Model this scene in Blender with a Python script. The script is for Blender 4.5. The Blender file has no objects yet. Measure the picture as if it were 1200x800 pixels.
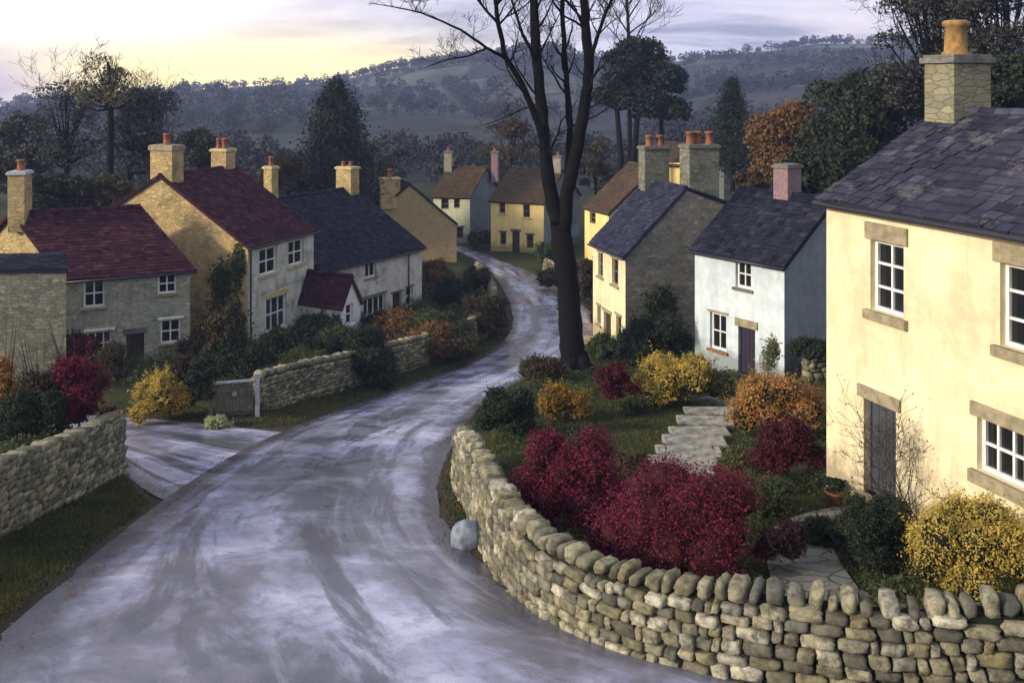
import bpy, math, random
import numpy as np
from mathutils import Vector, noise

random.seed(7); rng = np.random.default_rng(7)
scene = bpy.context.scene
COL = scene.collection
F = 1150.0          # focal length in photo pixels, horizon on row 100

# ------------------------------------------------------------------ basics
def tag(o, label=None, cat=None, group=None, kind=None):
    if label: o['label'] = label
    if cat: o['category'] = cat
    if group: o['group'] = group
    if kind: o['kind'] = kind
    return o

def empty(name, loc=(0, 0, 0), rz=0.0):
    o = bpy.data.objects.new(name, None); COL.objects.link(o)
    o.location = loc; o.rotation_euler = (0, 0, rz); o.empty_display_size = .3
    return o

def mesh_np(name, V, Q, mats, parent=None, smooth=False, mi=None, uv=None, attrs=None):
    """V (n,3); Q list of arrays (m,k) of faces"""
    me = bpy.data.meshes.new(name)
    V = np.asarray(V, dtype=np.float32)
    if not isinstance(Q, list): Q = [Q]
    Q = [np.asarray(q, dtype=np.int32) for q in Q if len(q)]
    me.vertices.add(len(V)); me.vertices.foreach_set('co', V.ravel())
    loops = np.concatenate([q.ravel() for q in Q])
    tot = np.concatenate([np.full(len(q), q.shape[1], np.int32) for q in Q])
    st = np.concatenate([[0], np.cumsum(tot)[:-1]]).astype(np.int32)
    me.loops.add(len(loops)); me.loops.foreach_set('vertex_index', loops)
    me.polygons.add(len(tot)); me.polygons.foreach_set('loop_start', st)
    me.polygons.foreach_set('loop_total', tot)
    if mi is not None: me.polygons.foreach_set('material_index', np.asarray(mi, np.int32))
    me.polygons.foreach_set('use_smooth', np.full(len(tot), smooth))
    me.update(calc_edges=True)
    if uv is not None:
        l = me.uv_layers.new(name='UVMap')
        l.data.foreach_set('uv', np.asarray(uv, np.float32)[loops].ravel())
    if attrs:
        for k, a in attrs.items():
            at = me.attributes.new(k, 'FLOAT', 'POINT'); at.data.foreach_set('value', np.asarray(a, np.float32))
    if not isinstance(mats, (list, tuple)): mats = [mats]
    for m in mats: me.materials.append(m)
    o = bpy.data.objects.new(name, me); COL.objects.link(o)
    if parent is not None: o.parent = parent
    return o

class MB:
    def __init__(s): s.v = []; s.f = []; s.m = []
    def face(s, pts, m=0):
        b = len(s.v); s.v += [tuple(p) for p in pts]; s.f.append(list(range(b, b+len(pts)))); s.m.append(m)
    def hexa(s, p, m=0):        # p: 8 points, bottom 4 ccw then top 4
        b = len(s.v); s.v += [tuple(q) for q in p]
        for q in ((3,2,1,0),(4,5,6,7),(0,1,5,4),(1,2,6,5),(2,3,7,6),(3,0,4,7)):
            s.f.append([b+i for i in q]); s.m.append(m)
    def box(s, x0, x1, y0, y1, z0, z1, m=0):
        s.hexa([(x0,y0,z0),(x1,y0,z0),(x1,y1,z0),(x0,y1,z0),(x0,y0,z1),(x1,y0,z1),(x1,y1,z1),(x0,y1,z1)], m)
    def fbox(s, fr, s0, s1, z0, z1, d0, d1, m=0):   # box in a face frame: along, height, outward depth
        s.hexa([fr(s0,z0,d1),fr(s1,z0,d1),fr(s1,z0,d0),fr(s0,z0,d0),fr(s0,z1,d1),fr(s1,z1,d1),fr(s1,z1,d0),fr(s0,z1,d0)], m)
    def tube(s, pts, rad, n=6, m=0, cap=True):
        b = len(s.v); k = len(pts)
        for i, p in enumerate(pts):
            p = Vector(p)
            t = Vector(pts[min(i+1, k-1)]) - Vector(pts[max(i-1, 0)])
            if t.length < 1e-6: t = Vector((0,0,1))
            t.normalize()
            a = t.cross(Vector((0.31,.95,0.05))); 
            if a.length < 1e-3: a = t.cross(Vector((1,0,0)))
            a.normalize(); c = t.cross(a)
            r = rad[i]
            for j in range(n):
                an = 2*math.pi*j/n
                s.v.append(tuple(p + a*(r*math.cos(an)) + c*(r*math.sin(an))))
        for i in range(k-1):
            for j in range(n):
                j2 = (j+1) % n
                s.f.append([b+i*n+j, b+i*n+j2, b+(i+1)*n+j2, b+(i+1)*n+j]); s.m.append(m)
        if cap:
            s.f.append([b+(k-1)*n+j for j in range(n)]); s.m.append(m)
            s.f.append([b+j for j in reversed(range(n))]); s.m.append(m)
    def lathe(s, prof, c, n=16, m=0):
        b = len(s.v)
        for r, z in prof:
            for j in range(n):
                an = 2*math.pi*j/n; s.v.append((c[0]+r*math.cos(an), c[1]+r*math.sin(an), c[2]+z))
        for i in range(len(prof)-1):
            for j in range(n):
                j2 = (j+1) % n
                s.f.append([b+i*n+j, b+i*n+j2, b+(i+1)*n+j2, b+(i+1)*n+j]); s.m.append(m)
        s.f.append([b+(len(prof)-1)*n+j for j in range(n)]); s.m.append(m)
    def build(s, name, mats, parent=None, smooth=False, bevel=0.0):
        me = bpy.data.meshes.new(name); me.from_pydata(s.v, [], s.f)
        if not isinstance(mats, (list, tuple)): mats = [mats]
        for mm in mats: me.materials.append(mm)
        me.polygons.foreach_set('material_index', s.m)
        me.polygons.foreach_set('use_smooth', [smooth]*len(s.f)); me.update()
        o = bpy.data.objects.new(name, me); COL.objects.link(o)
        if parent is not None: o.parent = parent
        if bevel:
            b = o.modifiers.new('b', 'BEVEL'); b.width = bevel; b.segments = 2; b.limit_method = 'ANGLE'
        return o

# ------------------------------------------------------------------ materials
class NT:
    def __init__(s, name):
        s.mat = bpy.data.materials.new(name); s.mat.use_nodes = True
        s.nt = s.mat.node_tree; s.nt.nodes.clear()
        s.out = s.nt.nodes.new('ShaderNodeOutputMaterial')
        s.bsdf = s.nt.nodes.new('ShaderNodeBsdfPrincipled'); s.l(s.bsdf.outputs[0], s.out.inputs['Surface'])
    def n(s, t, **k):
        x = s.nt.nodes.new('ShaderNode'+t)
        for a, v in k.items(): setattr(x, a, v)
        return x
    def l(s, a, b): s.nt.links.new(a, b)
    def coord(s, scale=(1,1,1), which='Object', rot=(0,0,0)):
        t = s.n('TexCoord'); m = s.n('Mapping'); m.inputs['Scale'].default_value = scale; m.inputs['Rotation'].default_value = rot
        s.l(t.outputs[which], m.inputs['Vector']); return m.outputs[0]
    def noise(s, vec, scale, detail=4, rough=.6, dist=0.0):
        x = s.n('TexNoise'); x.inputs['Scale'].default_value = scale; x.inputs['Detail'].default_value = detail
        x.inputs['Roughness'].default_value = rough; x.inputs['Distortion'].default_value = dist
        if vec is not None: s.l(vec, x.inputs['Vector'])
        return x.outputs['Fac']
    def ramp(s, fac, stops):
        x = s.n('ValToRGB'); r = x.color_ramp
        while len(r.elements) < len(stops): r.elements.new(.5)
        for e, (p, c) in zip(r.elements, stops):
            e.position = p; e.color = (*(c if not isinstance(c, (int, float)) else (c,c,c)), 1)
        s.l(fac, x.inputs[0]); return x.outputs[0]
    def mix(s, f, a, b, blend='MIX'):
        x = s.n('Mix', data_type='RGBA', blend_type=blend)
        for i, v in ((0, f), (6, a), (7, b)):
            if hasattr(v, 'is_output') or isinstance(v, bpy.types.NodeSocket): s.l(v, x.inputs[i])
            else: x.inputs[i].default_value = v if i == 0 else (*v, 1)
        return x.outputs[2]
    def math(s, op, a, b=0.0, clamp=False):
        x = s.n('Math', operation=op, use_clamp=clamp)
        for i, v in ((0, a), (1, b)):
            if isinstance(v, bpy.types.NodeSocket): s.l(v, x.inputs[i])
            else: x.inputs[i].default_value = v
        return x.outputs[0]
    def bump(s, h, strength=.5, dist=.02):
        b = s.n('Bump'); b.inputs['Strength'].default_value = strength; b.inputs['Distance'].default_value = dist
        s.l(h, b.inputs['Height']); s.l(b.outputs[0], s.bsdf.inputs['Normal']); return b
    def fin(s, color=None, rough=.85, spec=.3, metal=0.0):
        if color is not None:
            if isinstance(color, bpy.types.NodeSocket): s.l(color, s.bsdf.inputs['Base Color'])
            else: s.bsdf.inputs['Base Color'].default_value = (*color, 1)
        if isinstance(rough, bpy.types.NodeSocket): s.l(rough, s.bsdf.inputs['Roughness'])
        else: s.bsdf.inputs['Roughness'].default_value = rough
        s.bsdf.inputs['Specular IOR Level'].default_value = spec
        s.bsdf.inputs['Metallic'].default_value = metal
        return s.mat

def m_plain(name, c, rough=.7, var=.15, scale=6, spec=.3, bump=.2):
    t = NT(name); v = t.coord()
    f = t.noise(v, scale, 6)
    c2 = tuple(max(0, x*(1-var*1.6)) for x in c); c3 = tuple(min(.95, x*(1+var)) for x in c)
    t.bump(t.noise(v, scale*8, 4), bump, .01)
    return t.fin(t.ramp(f, [(.3, c2), (.7, c3)]), rough, spec)

def m_render(name, base, stain, moss=None, rubble=.3):
    t = NT(name); v = t.coord()
    big = t.noise(v, .55, 5, .65); mid = t.noise(v, 2.2, 6, .7); fine = t.noise(v, 30, 5, .7)
    vs = t.coord((2.2, 2.2, .25)); streak = t.noise(vs, 1.6, 5, .7)
    c = t.mix(t.ramp(big, [(.38, 0.0), (.66, 1.0)]), base, stain)
    c = t.mix(t.ramp(streak, [(.52, 0.0), (.78, .55)]), c, tuple(x*.62 for x in stain))
    c = t.mix(t.ramp(mid, [(.3, .28), (.55, 0.0)]), c, tuple(min(.9, x*1.22) for x in base))
    zz = t.n('SeparateXYZ'); tcz = t.n('TexCoord'); t.l(tcz.outputs['Object'], zz.inputs[0]); zq = t.math('ADD', zz.outputs[2], t.math('MULTIPLY', mid, -1.5))
    c = t.mix(t.ramp(zq, [(.0, .75), (.35, 0.0)]), c, tuple(x*.42 for x in stain))
    if moss: c = t.mix(t.ramp(t.noise(v, .8, 6, .75), [(.5, 0.0), (.66, .8)]), c, moss)
    h = t.math('ADD', t.math('MULTIPLY', mid, 1.2), t.math('MULTIPLY', fine, .35))
    t.bump(h, .55, .04)
    return t.fin(c, .92, .15)

def m_rubble(name, cols, mortar, sc=(2.6, 2.6, 5.0), moss=(.05, .06, .025), mossf=.5, bump=.8):
    t = NT(name); 
    v0 = t.coord(sc); nz = t.n('TexNoise'); nz.inputs['Scale'].default_value = 1.5; nz.inputs['Detail'].default_value = 3
    t.l(v0, nz.inputs['Vector'])
    vm = t.n('MixRGB'); 
    add = t.n('VectorMath', operation='MULTIPLY_ADD'); t.l(nz.outputs['Color'], add.inputs[0]); add.inputs[1].default_value = (.45,.45,.45); t.l(v0, add.inputs[2])
    v = add.outputs[0]
    vo = t.n('TexVoronoi', feature='F1'); vo.inputs['Scale'].default_value = 1; vo.inputs['Randomness'].default_value = .8; t.l(v, vo.inputs['Vector'])
    ve = t.n('TexVoronoi', feature='DISTANCE_TO_EDGE'); ve.inputs['Scale'].default_value = 1; ve.inputs['Randomness'].default_value = .8; t.l(v, ve.inputs['Vector'])
    sep = t.n('SeparateColor'); t.l(vo.outputs['Color'], sep.inputs[0])
    n = len(cols); c = t.ramp(sep.outputs[0], [(i/(n-1)*.9+.05, cc) for i, cc in enumerate(cols)])
    vv = t.coord(); fine = t.noise(vv, 14, 6, .7)
    c = t.mix(t.ramp(fine, [(.35, .4), (.6, 0.0)]), c, tuple(x*.55 for x in cols[0]))
    edge = t.ramp(ve.outputs['Distance'], [(.005, .25), (.06, 1.0)])
    c = t.mix(edge, mortar, c)
    c = t.mix(t.ramp(t.noise(vv, .7, 6, .75), [(.50, 0.0), (.68, mossf)]), c, moss)
    t.nt.nodes.remove(vm)
    h = t.math('ADD', edge, t.math('MULTIPLY', fine, .5)); t.bump(h, bump, .035)
    return t.fin(c, .93, .15)

def m_island(name, cols, rough=.8, spec=.25, noise_mix=.35, nscale=5, bump=.4, trans=0.0, lichen=None, bd=.015):
    t = NT(name); g = t.n('NewGeometry')
    n = len(cols); c = t.ramp(g.outputs['Random Per Island'], [(i/(n-1), cc) for i, cc in enumerate(cols)])
    v = t.coord(); f = t.noise(v, nscale, 5, .65)
    c = t.mix(t.ramp(f, [(.35, noise_mix), (.6, 0.0)]), c, tuple(x*.45 for x in cols[0]))
    if lichen: c = t.mix(t.ramp(t.noise(v, nscale*.55, 7, .8), [(.55, 0.0), (.66, .75)]), c, lichen)
    if bump: t.bump(t.noise(v, nscale*6, 5, .7), bump, bd)
    t.fin(c, rough, spec)
    if trans:
        tr = t.n('BsdfTranslucent'); t.l(c, tr.inputs[0]); mx = t.n('MixShader'); mx.inputs[0].default_value = trans
        t.l(t.bsdf.outputs[0], mx.inputs[1]); t.l(tr.outputs[0], mx.inputs[2]); t.l(mx.outputs[0], t.out.inputs['Surface'])
    return t.mat

def m_leaf(name, cols, big=.5, other=None, nscale=1.3):
    t = NT(name); g = t.n('NewGeometry'); n = len(cols)
    cl = t.math('MULTIPLY', t.math('SUBTRACT', t.noise(t.coord(), nscale*3.2, 3, .6), .3), 2.2)
    fac = t.math('ADD', t.math('MULTIPLY', g.outputs['Random Per Island'], .5), t.math('MULTIPLY', cl, .5), True)
    cs = sorted(cols, key=lambda q: sum(q))
    c = t.ramp(fac, [(i/(n-1), cc) for i, cc in enumerate(cs)])
    if other is not None:
        f = t.noise(t.coord(), nscale, 4, .6)
        c = t.mix(t.ramp(f, [(.44, 0.0), (.58, big)]), c, other)
    t.fin(c, .6, .25)
    tr = t.n('BsdfTranslucent'); t.l(c, tr.inputs[0]); mx = t.n('MixShader'); mx.inputs[0].default_value = .22
    t.l(t.bsdf.outputs[0], mx.inputs[1]); t.l(tr.outputs[0], mx.inputs[2]); t.l(mx.outputs[0], t.out.inputs['Surface'])
    return t.mat

M = {}
M['cream'] = m_render('cream_render', (.77, .69, .46), (.60, .50, .31))
M['white'] = m_render('white_render', (.60, .68, .72), (.42, .50, .53))
M['yellow'] = m_render('yellow_render', (.84, .66, .27), (.70, .52, .20))
M['pale'] = m_render('pale_render', (.62, .62, .42), (.46, .47, .33))
M['greyrender'] = m_render('grey_render', (.62, .62, .54), (.44, .45, .37), moss=(.10, .11, .05))
M['whitewash'] = m_render('whitewash', (.66, .64, .60), (.50, .48, .43), moss=(.14, .13, .10))
M['shadedrender'] = m_render('shaded_side_render', (.22, .25, .27), (.15, .18, .19))  # dark blue-grey: the shade on side gables is put into the wall colour
M['rub_grey'] = m_rubble('grey_rubble', [(.34,.35,.27), (.46,.46,.35), (.38,.38,.31), (.54,.52,.39)], (.25,.25,.19), sc=(3.2,3.2,6.5))
M['rub_yellow'] = m_rubble('yellow_rubble', [(.40,.29,.13), (.56,.41,.19), (.46,.36,.19), (.64,.46,.21)], (.26,.20,.10), sc=(3.4,3.4,7), moss=(.12,.13,.065), mossf=.9)  # yellowish stone; warm sunlight on gables and chimneys is put into its colour
M['rub_tan'] = m_rubble('tan_rubble', [(.33,.26,.14), (.42,.33,.18), (.38,.30,.16), (.46,.35,.18)], (.26,.20,.11), sc=(3.4,3.4,7), moss=(.2,.17,.1), mossf=.3)
M['rub_brown'] = m_rubble('brown_rubble', [(.24,.22,.17), (.36,.33,.26), (.30,.27,.21), (.43,.39,.30)], (.19,.175,.14), sc=(3.2,3.2,6.5))
M['chimney_stone'] = m_rubble('chimney_stone', [(.20,.19,.14), (.29,.27,.17), (.24,.22,.155), (.33,.30,.19)], (.19,.18,.13), sc=(2.2,2.2,6.2), moss=(.12,.12,.07), mossf=.6)
M['shed_stone'] = m_rubble('shed_stone', [(.13,.14,.11), (.22,.23,.18), (.17,.17,.14), (.28,.28,.21)], (.10,.10,.08), sc=(3.2,3.2,6.5), moss=(.08,.09,.04), mossf=.85)
M['slate_maroon'] = m_island('maroon_tile', [(.020,.009,.014), (.058,.018,.028), (.036,.013,.024), (.092,.032,.044)], .92, .08, .3, 3, lichen=(.09,.07,.06))
M['slate_navy'] = m_island('navy_slate', [(.009,.010,.018), (.024,.026,.042), (.015,.017,.030), (.038,.040,.064)], .92, .06, .3, 3, lichen=(.042,.042,.045))
M['slate_blue'] = m_island('blue_slate', [(.014,.016,.034), (.036,.039,.070), (.024,.026,.050), (.050,.054,.094)], .9, .08, .3, 3, lichen=(.06,.06,.06))
M['slate_grey'] = m_island('lilac_grey_slate', [(.018,.018,.032), (.042,.043,.070), (.028,.029,.048), (.070,.070,.108)], .86, .12, .45, 2.2, lichen=(.15,.145,.14))
M['slate_brown'] = m_island('brown_stone_slate', [(.045,.028,.017), (.075,.048,.028), (.058,.037,.021), (.095,.062,.036)], .8, .2, .3, 2, lichen=(.10,.09,.04))
M['stone_dress'] = m_plain('dressed_stone', (.30, .26, .17), .9, .25, 5, .15, .4)
M['stone_yellow'] = m_plain('yellow_stone_trim', (.52, .43, .23), .9, .25, 5, .15, .4)
M['stone_dark'] = m_plain('dark_stone_trim', (.16, .155, .14), .9, .3, 5, .15, .4)
M['paint'] = m_plain('white_paint', (.78, .78, .76), .5, .1, 5, .4, .1)
M['gutter'] = m_plain('black_iron', (.022, .023, .028), .45, .2, 8, .5, .1)
M['wood'] = m_plain('weathered_wood', (.13, .12, .10), .85, .3, 6, .2, .4)
M['door_blue'] = m_plain('blue_grey_door_paint', (.055, .063, .085), .55, .15, 8, .4, .1)
M['door_purple'] = m_plain('dark_purple_door_paint', (.020, .014, .034), .55, .15, 8, .4, .1)
M['door_dark'] = m_plain('dark_brown_door_paint', (.045, .035, .028), .6, .2, 8, .4, .1)
M['terracotta'] = m_plain('terracotta', (.25, .105, .055), .85, .3, 8, .2, .3)
M['ochre_pot'] = m_plain('ochre_clay', (.30, .18, .065), .85, .3, 7, .2, .3)
M['pink_brick'] = m_plain('pink_brick', (.24, .16, .175), .9, .2, 9, .2, .4)
M['brass'] = m_plain('dull_brass', (.25, .20, .10), .4, .1, 9, .6, .1)
M['step'] = m_plain('worn_step_stone', (.27, .26, .22), .9, .45, 4, .15, .8)
M['lead'] = m_plain('lead_flashing', (.42, .42, .44), .6, .2, 9, .4, .2)
M['bark'] = m_plain('dark_bark', (.009, .009, .010), .9, .5, 7, .15, .9)
def m_bark():
    t = NT('furrowed_bark'); v = t.coord((7, 7, 1.1)); n1 = t.noise(v, 2.2, 7, .7, .8); v2 = t.coord(); n2 = t.noise(v2, 1.1, 5, .7)
    c = t.ramp(n1, [(.35, (.003,.003,.004)), (.6, (.013,.012,.012))]); c = t.mix(t.ramp(n2, [(.52, 0.0), (.7, .7)]), c, (.014,.016,.010))
    t.bump(n1, 1.0, .06); return t.fin(c, .95, .08)
M['bark_main'] = m_bark()
M['bark_brown'] = m_plain('brown_bark', (.06, .046, .034), .9, .4, 7, .15, .8)
def m_glass():
    t = NT('window_glass'); t.bump(t.noise(t.coord(), 3, 2), .04, .02)
    return t.fin((.012, .014, .016), .07, .5)
M['glass'] = m_glass()
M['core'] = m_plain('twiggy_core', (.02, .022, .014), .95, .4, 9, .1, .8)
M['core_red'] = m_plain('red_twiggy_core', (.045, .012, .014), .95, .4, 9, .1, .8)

LEAF = {
 'crimson': m_leaf('crimson_leaf', [(.11,.009,.028), (.21,.016,.05), (.055,.006,.016), (.33,.05,.10), (.15,.013,.038)], .6, (.075,.009,.024)),
 'burgundy': m_leaf('burgundy_leaf', [(.055,.008,.013), (.10,.011,.018), (.04,.007,.010), (.13,.017,.022)], .6, (.07,.012,.012)),
 'plum': m_leaf('plum_leaf', [(.03,.014,.016), (.06,.022,.024), (.04,.016,.018)], .5, (.03,.025,.015)),
 'golden': m_leaf('golden_leaf', [(.50,.34,.065), (.66,.49,.13), (.34,.25,.05), (.56,.39,.075)], .85, (.16,.14,.03), 1.6),
 'yellow': m_leaf('yellow_leaf', [(.50,.37,.08), (.64,.50,.13), (.36,.28,.055), (.56,.42,.09)], .75, (.24,.20,.045), 1.5),
 'ochre': m_leaf('ochre_leaf', [(.30,.17,.025), (.42,.25,.035), (.18,.11,.02), (.36,.20,.03)], .7, (.09,.075,.02), 1.8),
 'orange': m_leaf('orange_leaf', [(.48,.22,.07), (.66,.36,.13), (.33,.15,.04), (.54,.27,.08)], .8, (.13,.11,.03), 1.4),
 'rust': m_leaf('rust_leaf', [(.17,.085,.03), (.25,.13,.04), (.10,.06,.024), (.20,.10,.032)], .6, (.055,.05,.022), 1.6),
 'brown': m_leaf('brown_leaf', [(.055,.042,.022), (.09,.062,.03), (.04,.034,.02), (.11,.075,.034)], .6, (.035,.042,.02), 1.6),
 'dark': m_leaf('dark_green_leaf', [(.016,.028,.016), (.028,.044,.022), (.012,.02,.013), (.038,.055,.028)], .4, (.03,.036,.015)),
 'pine': m_leaf('pine_needle', [(.012,.024,.017), (.02,.036,.024), (.009,.017,.013), (.028,.045,.03)], .4, (.018,.028,.016)),
 'green': m_leaf('mid_green_leaf', [(.035,.058,.02), (.055,.08,.028), (.025,.042,.016), (.08,.10,.035)], .5, (.075,.075,.025)),
 'olive': m_leaf('olive_leaf', [(.09,.095,.03), (.14,.135,.045), (.06,.07,.024), (.18,.16,.055)], .6, (.05,.06,.02)),
 'pale': m_leaf('pale_leaf', [(.38,.40,.22), (.50,.50,.30), (.28,.32,.16)], .3, (.16,.19,.07)),
 'greygreen': m_leaf('greygreen_leaf', [(.05,.058,.05), (.075,.085,.07), (.038,.044,.04)], .5, (.07,.06,.04)),
 'twiggold': m_leaf('thin_gold_leaf', [(.16,.15,.06), (.22,.20,.08), (.10,.10,.05)], .3, (.10,.09,.05)),
 'grass': m_leaf('grass_blade', [(.030,.044,.012), (.056,.070,.019), (.02,.032,.010), (.11,.108,.035)], .7, (.10,.09,.03), .6),
}

# ------------------------------------------------------------------ terrain functions
RT = np.array([[-80,-3.0],[0,-5.4],[5,-6.5],[13,-8.0],[20,-9.3],[25,-10.3],[30,-11.2],[40,-13.0],[50,-14.3],[60,-15.0],[90,-15.8],[130,-16.0],[3000,-16.0]])
_yy = np.arange(-80, 400, .5); _rr = np.interp(_yy, RT[:,0], RT[:,1])
_k = np.ones(13)/13; _rs = np.convolve(np.pad(_rr, 6, mode='edge'), _k, 'valid')
def R(y): return np.interp(y, _yy, _rs)
def Yof(py, up=0.0):
    lo, hi = 6.0, 300.0
    for _ in range(50):
        m = .5*(lo+hi)
        if 100 + F*(-(float(R(m))+up))/m > py: lo = m
        else: hi = m
    return .5*(lo+hi)
def gp(px, py, up=0.0):
    Y = Yof(py, up); return ((px-600)/F*Y, Y)
def P(px, py, Y): return Vector(((px-600)/F*Y, Y, -(py-100)/F*Y))

EL = [(-500,1150),(-150,880),(0,744),(50,700),(100,657),(145,620),(182,590),(215,566),(260,538),(310,512),(380,485),(450,461),(520,438),(570,416),(600,396),(604,376),(596,350),(583,326),(562,308),(542,296),(520,287),(490,280)]
ER = [(1500,1150),(1350,870),(1120,850),(1000,831),(900,811),(800,788),(690,754),(608,716),(544,668),(514,626),(502,592),(504,562),(526,530),(543,500),(558,474),(587,455),(630,437),(668,415),(706,396),(704,374),(674,348),(641,328),(605,311),(567,297),(545,288),(510,280)]
def smooth_path(pts, n):
    p = np.array(pts, float); d = np.r_[0, np.cumsum(np.hypot(*np.diff(p, axis=0).T))]
    t = np.linspace(0, d[-1], n); q = np.stack([np.interp(t, d, p[:,0]), np.interp(t, d, p[:,1])], 1)
    k = 5
    for _ in range(3):
        qq = q.copy(); 
        for i in range(1, n-1):
            a, b = max(0, i-k), min(n, i+k+1); w = min(i-a, b-1-i); qq[i] = q[i-w:i+w+1].mean(0)
        q = qq
    return q
wl = smooth_path([gp(*p) for p in EL], 160)
wr = smooth_path([gp(*p) for p in ER], 160)
SIDE = [gp(*p) for p in [(-420,478),(0,482),(140,487),(230,494),(300,503),(345,500),(240,556),(186,592),(178,588),(158,570),(142,548),(120,520),(60,508),(-420,500)]]
side = np.array(SIDE)
main_poly = np.vstack([wl, wr[::-1]])

def inside(poly, x, y):
    c = np.zeros(x.shape, bool); n = len(poly); j = n-1
    for i in range(n):
        xi, yi = poly[i]; xj, yj = poly[j]
        if yi != yj:
            c ^= ((yi > y) != (yj > y)) & (x < (xj-xi)*(y-yi)/(yj-yi)+xi)
        j = i
    return c
def pdist(poly, x, y, closed=False):
    d = np.full(x.shape, 1e9); n = len(poly)
    for i in range(n-1 if not closed else n):
        a = poly[i]; b = poly[(i+1) % n]; ab = b-a; L = (ab**2).sum()+1e-12
        t = np.clip(((x-a[0])*ab[0]+(y-a[1])*ab[1])/L, 0, 1)
        d = np.minimum(d, np.hypot(x-a[0]-t*ab[0], y-a[1]-t*ab[1]))
    return d
def road_sd(x, y):
    x = np.atleast_1d(np.asarray(x, float)); y = np.atleast_1d(np.asarray(y, float))
    dl = pdist(wl, x, y); dr = pdist(wr, x, y)
    im = inside(main_poly, x, y); d = np.minimum(dl, dr); d = np.where(im, -d, d)
    ds = pdist(side, x, y, True); ds = np.where(inside(side, x, y), -ds, ds)
    return np.minimum(d, ds), dr < dl
def sstep(a, b, x): 
    t = np.clip((x-a)/(b-a), 0, 1); return t*t*(3-2*t)
def raiseR(y): return np.interp(y, [10,15,25,40,50,60,90], [.15,.2,.45,.85,.7,.5,.1])
def raiseL(y): return np.interp(y, [10,18,30,36,40,50,60,90], [.1,.1,.1,.15,.35,.3,.3,.1])
_lw = np.array([gp(*p) for p in [(-300,760),(-90,678),(0,632),(60,599),(110,570),(134,556)]])
def bank(x, y):
    xw = np.interp(y, _lw[:,1], _lw[:,0]); return sstep(.1, .8, xw-x)*sstep(12, 14, y)*(1-sstep(27.3, 28.8, y))*.95
CREST = [(-700,140),(-200,135),(0,128),(120,118),(200,108),(260,104),(380,98),(450,82),(540,72),(640,66),(700,74),(780,76),(840,66),(900,62),(960,52),(1040,52),(1200,58),(1500,60),(2200,80)]
def ground(x, y, fine=True):
    x = np.atleast_1d(np.asarray(x, float)); y = np.atleast_1d(np.asarray(y, float))
    z = R(np.clip(y, -80, 399))
    near = (y > -20) & (y < 135) & (np.abs(x) < 70)
    off = np.full(x.shape, .25)
    if near.any():
        sd, rgt = road_sd(x[near], y[near]); yn = y[near]; xn = x[near]
        wob = .13*np.sin(xn*2.3+1.7*np.sin(yn*1.9))+.07*np.sin(xn*6.1+yn*4.7); lip = -.045 + sstep(-.12, .26, sd+wob*.8)*.125
        rr = sstep(.7, 1.7, sd)*raiseR(yn); ll = sstep(1.1, 2.4, sd)*raiseL(yn)
        off[near] = lip + np.where(rgt, rr, ll)
    z = z + off + bank(x, y)
    a = x/np.maximum(y, 60); px = 600+F*a
    cr = (100-np.interp(px, [c[0] for c in CREST], [c[1] for c in CREST]))/F*900
    t = sstep(230, 900, y)
    hill = -16 + t*(cr+16)
    bumps = 5*np.sin(x/70+1.3)*np.sin(y/95) + 3*np.sin(x/33+y/41)
    hill = hill + bumps*sstep(180, 420, y)*(1-.8*sstep(700, 880, y))
    hill = np.where(y > 900, cr - (y-900)*.06, hill)
    w = sstep(120, 170, y)
    return z*(1-w) + (hill+.25)*w
def gz(x, y): return float(ground(x, y)[0])

# ground sheet
def spaced(segs):
    out = []
    for a, b, s in segs: out += list(np.arange(a, b, s))
    return np.array(out + [segs[-1][1]])
gx = spaced([(-1100,-600,50),(-600,-120,20),(-120,-40,4),(-40,-24,.8),(-24,26,.3),(26,40,.8),(40,120,4),(120,600,20),(600,1100,50)])
gy = spaced([(-80,8,4),(8,60,.3),(60,110,.6),(110,200,3),(200,1000,12),(1000,1300,60)])
GX, GY = np.meshgrid(gx, gy); gxx, gyy = GX.ravel(), GY.ravel()
GZ = ground(gxx, gyy)
nn = np.sin(gxx*2.1+np.sin(gyy*1.7))*np.sin(gyy*2.6+1.3*np.sin(gxx*1.3))*.6
sd_all = np.full(gxx.shape, 9.0); nm = (gyy > -20) & (gyy < 135) & (np.abs(gxx) < 70)
sd_all[nm] = road_sd(gxx[nm], gyy[nm])[0]
GZ = GZ + nn*.05*sstep(.2, .9, sd_all)
nx, ny = len(gx), len(gy)
idx = np.arange(nx*ny).reshape(ny, nx)
GZg = GZ.reshape(ny, nx)
def gz(x, y):
    i = int(np.clip(np.searchsorted(gx, x)-1, 0, nx-2)); j = int(np.clip(np.searchsorted(gy, y)-1, 0, ny-2))
    a = (x-gx[i])/(gx[i+1]-gx[i]); b = (y-gy[j])/(gy[j+1]-gy[j])
    return float(GZg[j,i]*(1-a)*(1-b)+GZg[j,i+1]*a*(1-b)+GZg[j+1,i]*(1-a)*b+GZg[j+1,i+1]*a*b)
Q = np.stack([idx[:-1,:-1], idx[:-1,1:], idx[1:,1:], idx[1:,:-1]], -1).reshape(-1, 4)
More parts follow.
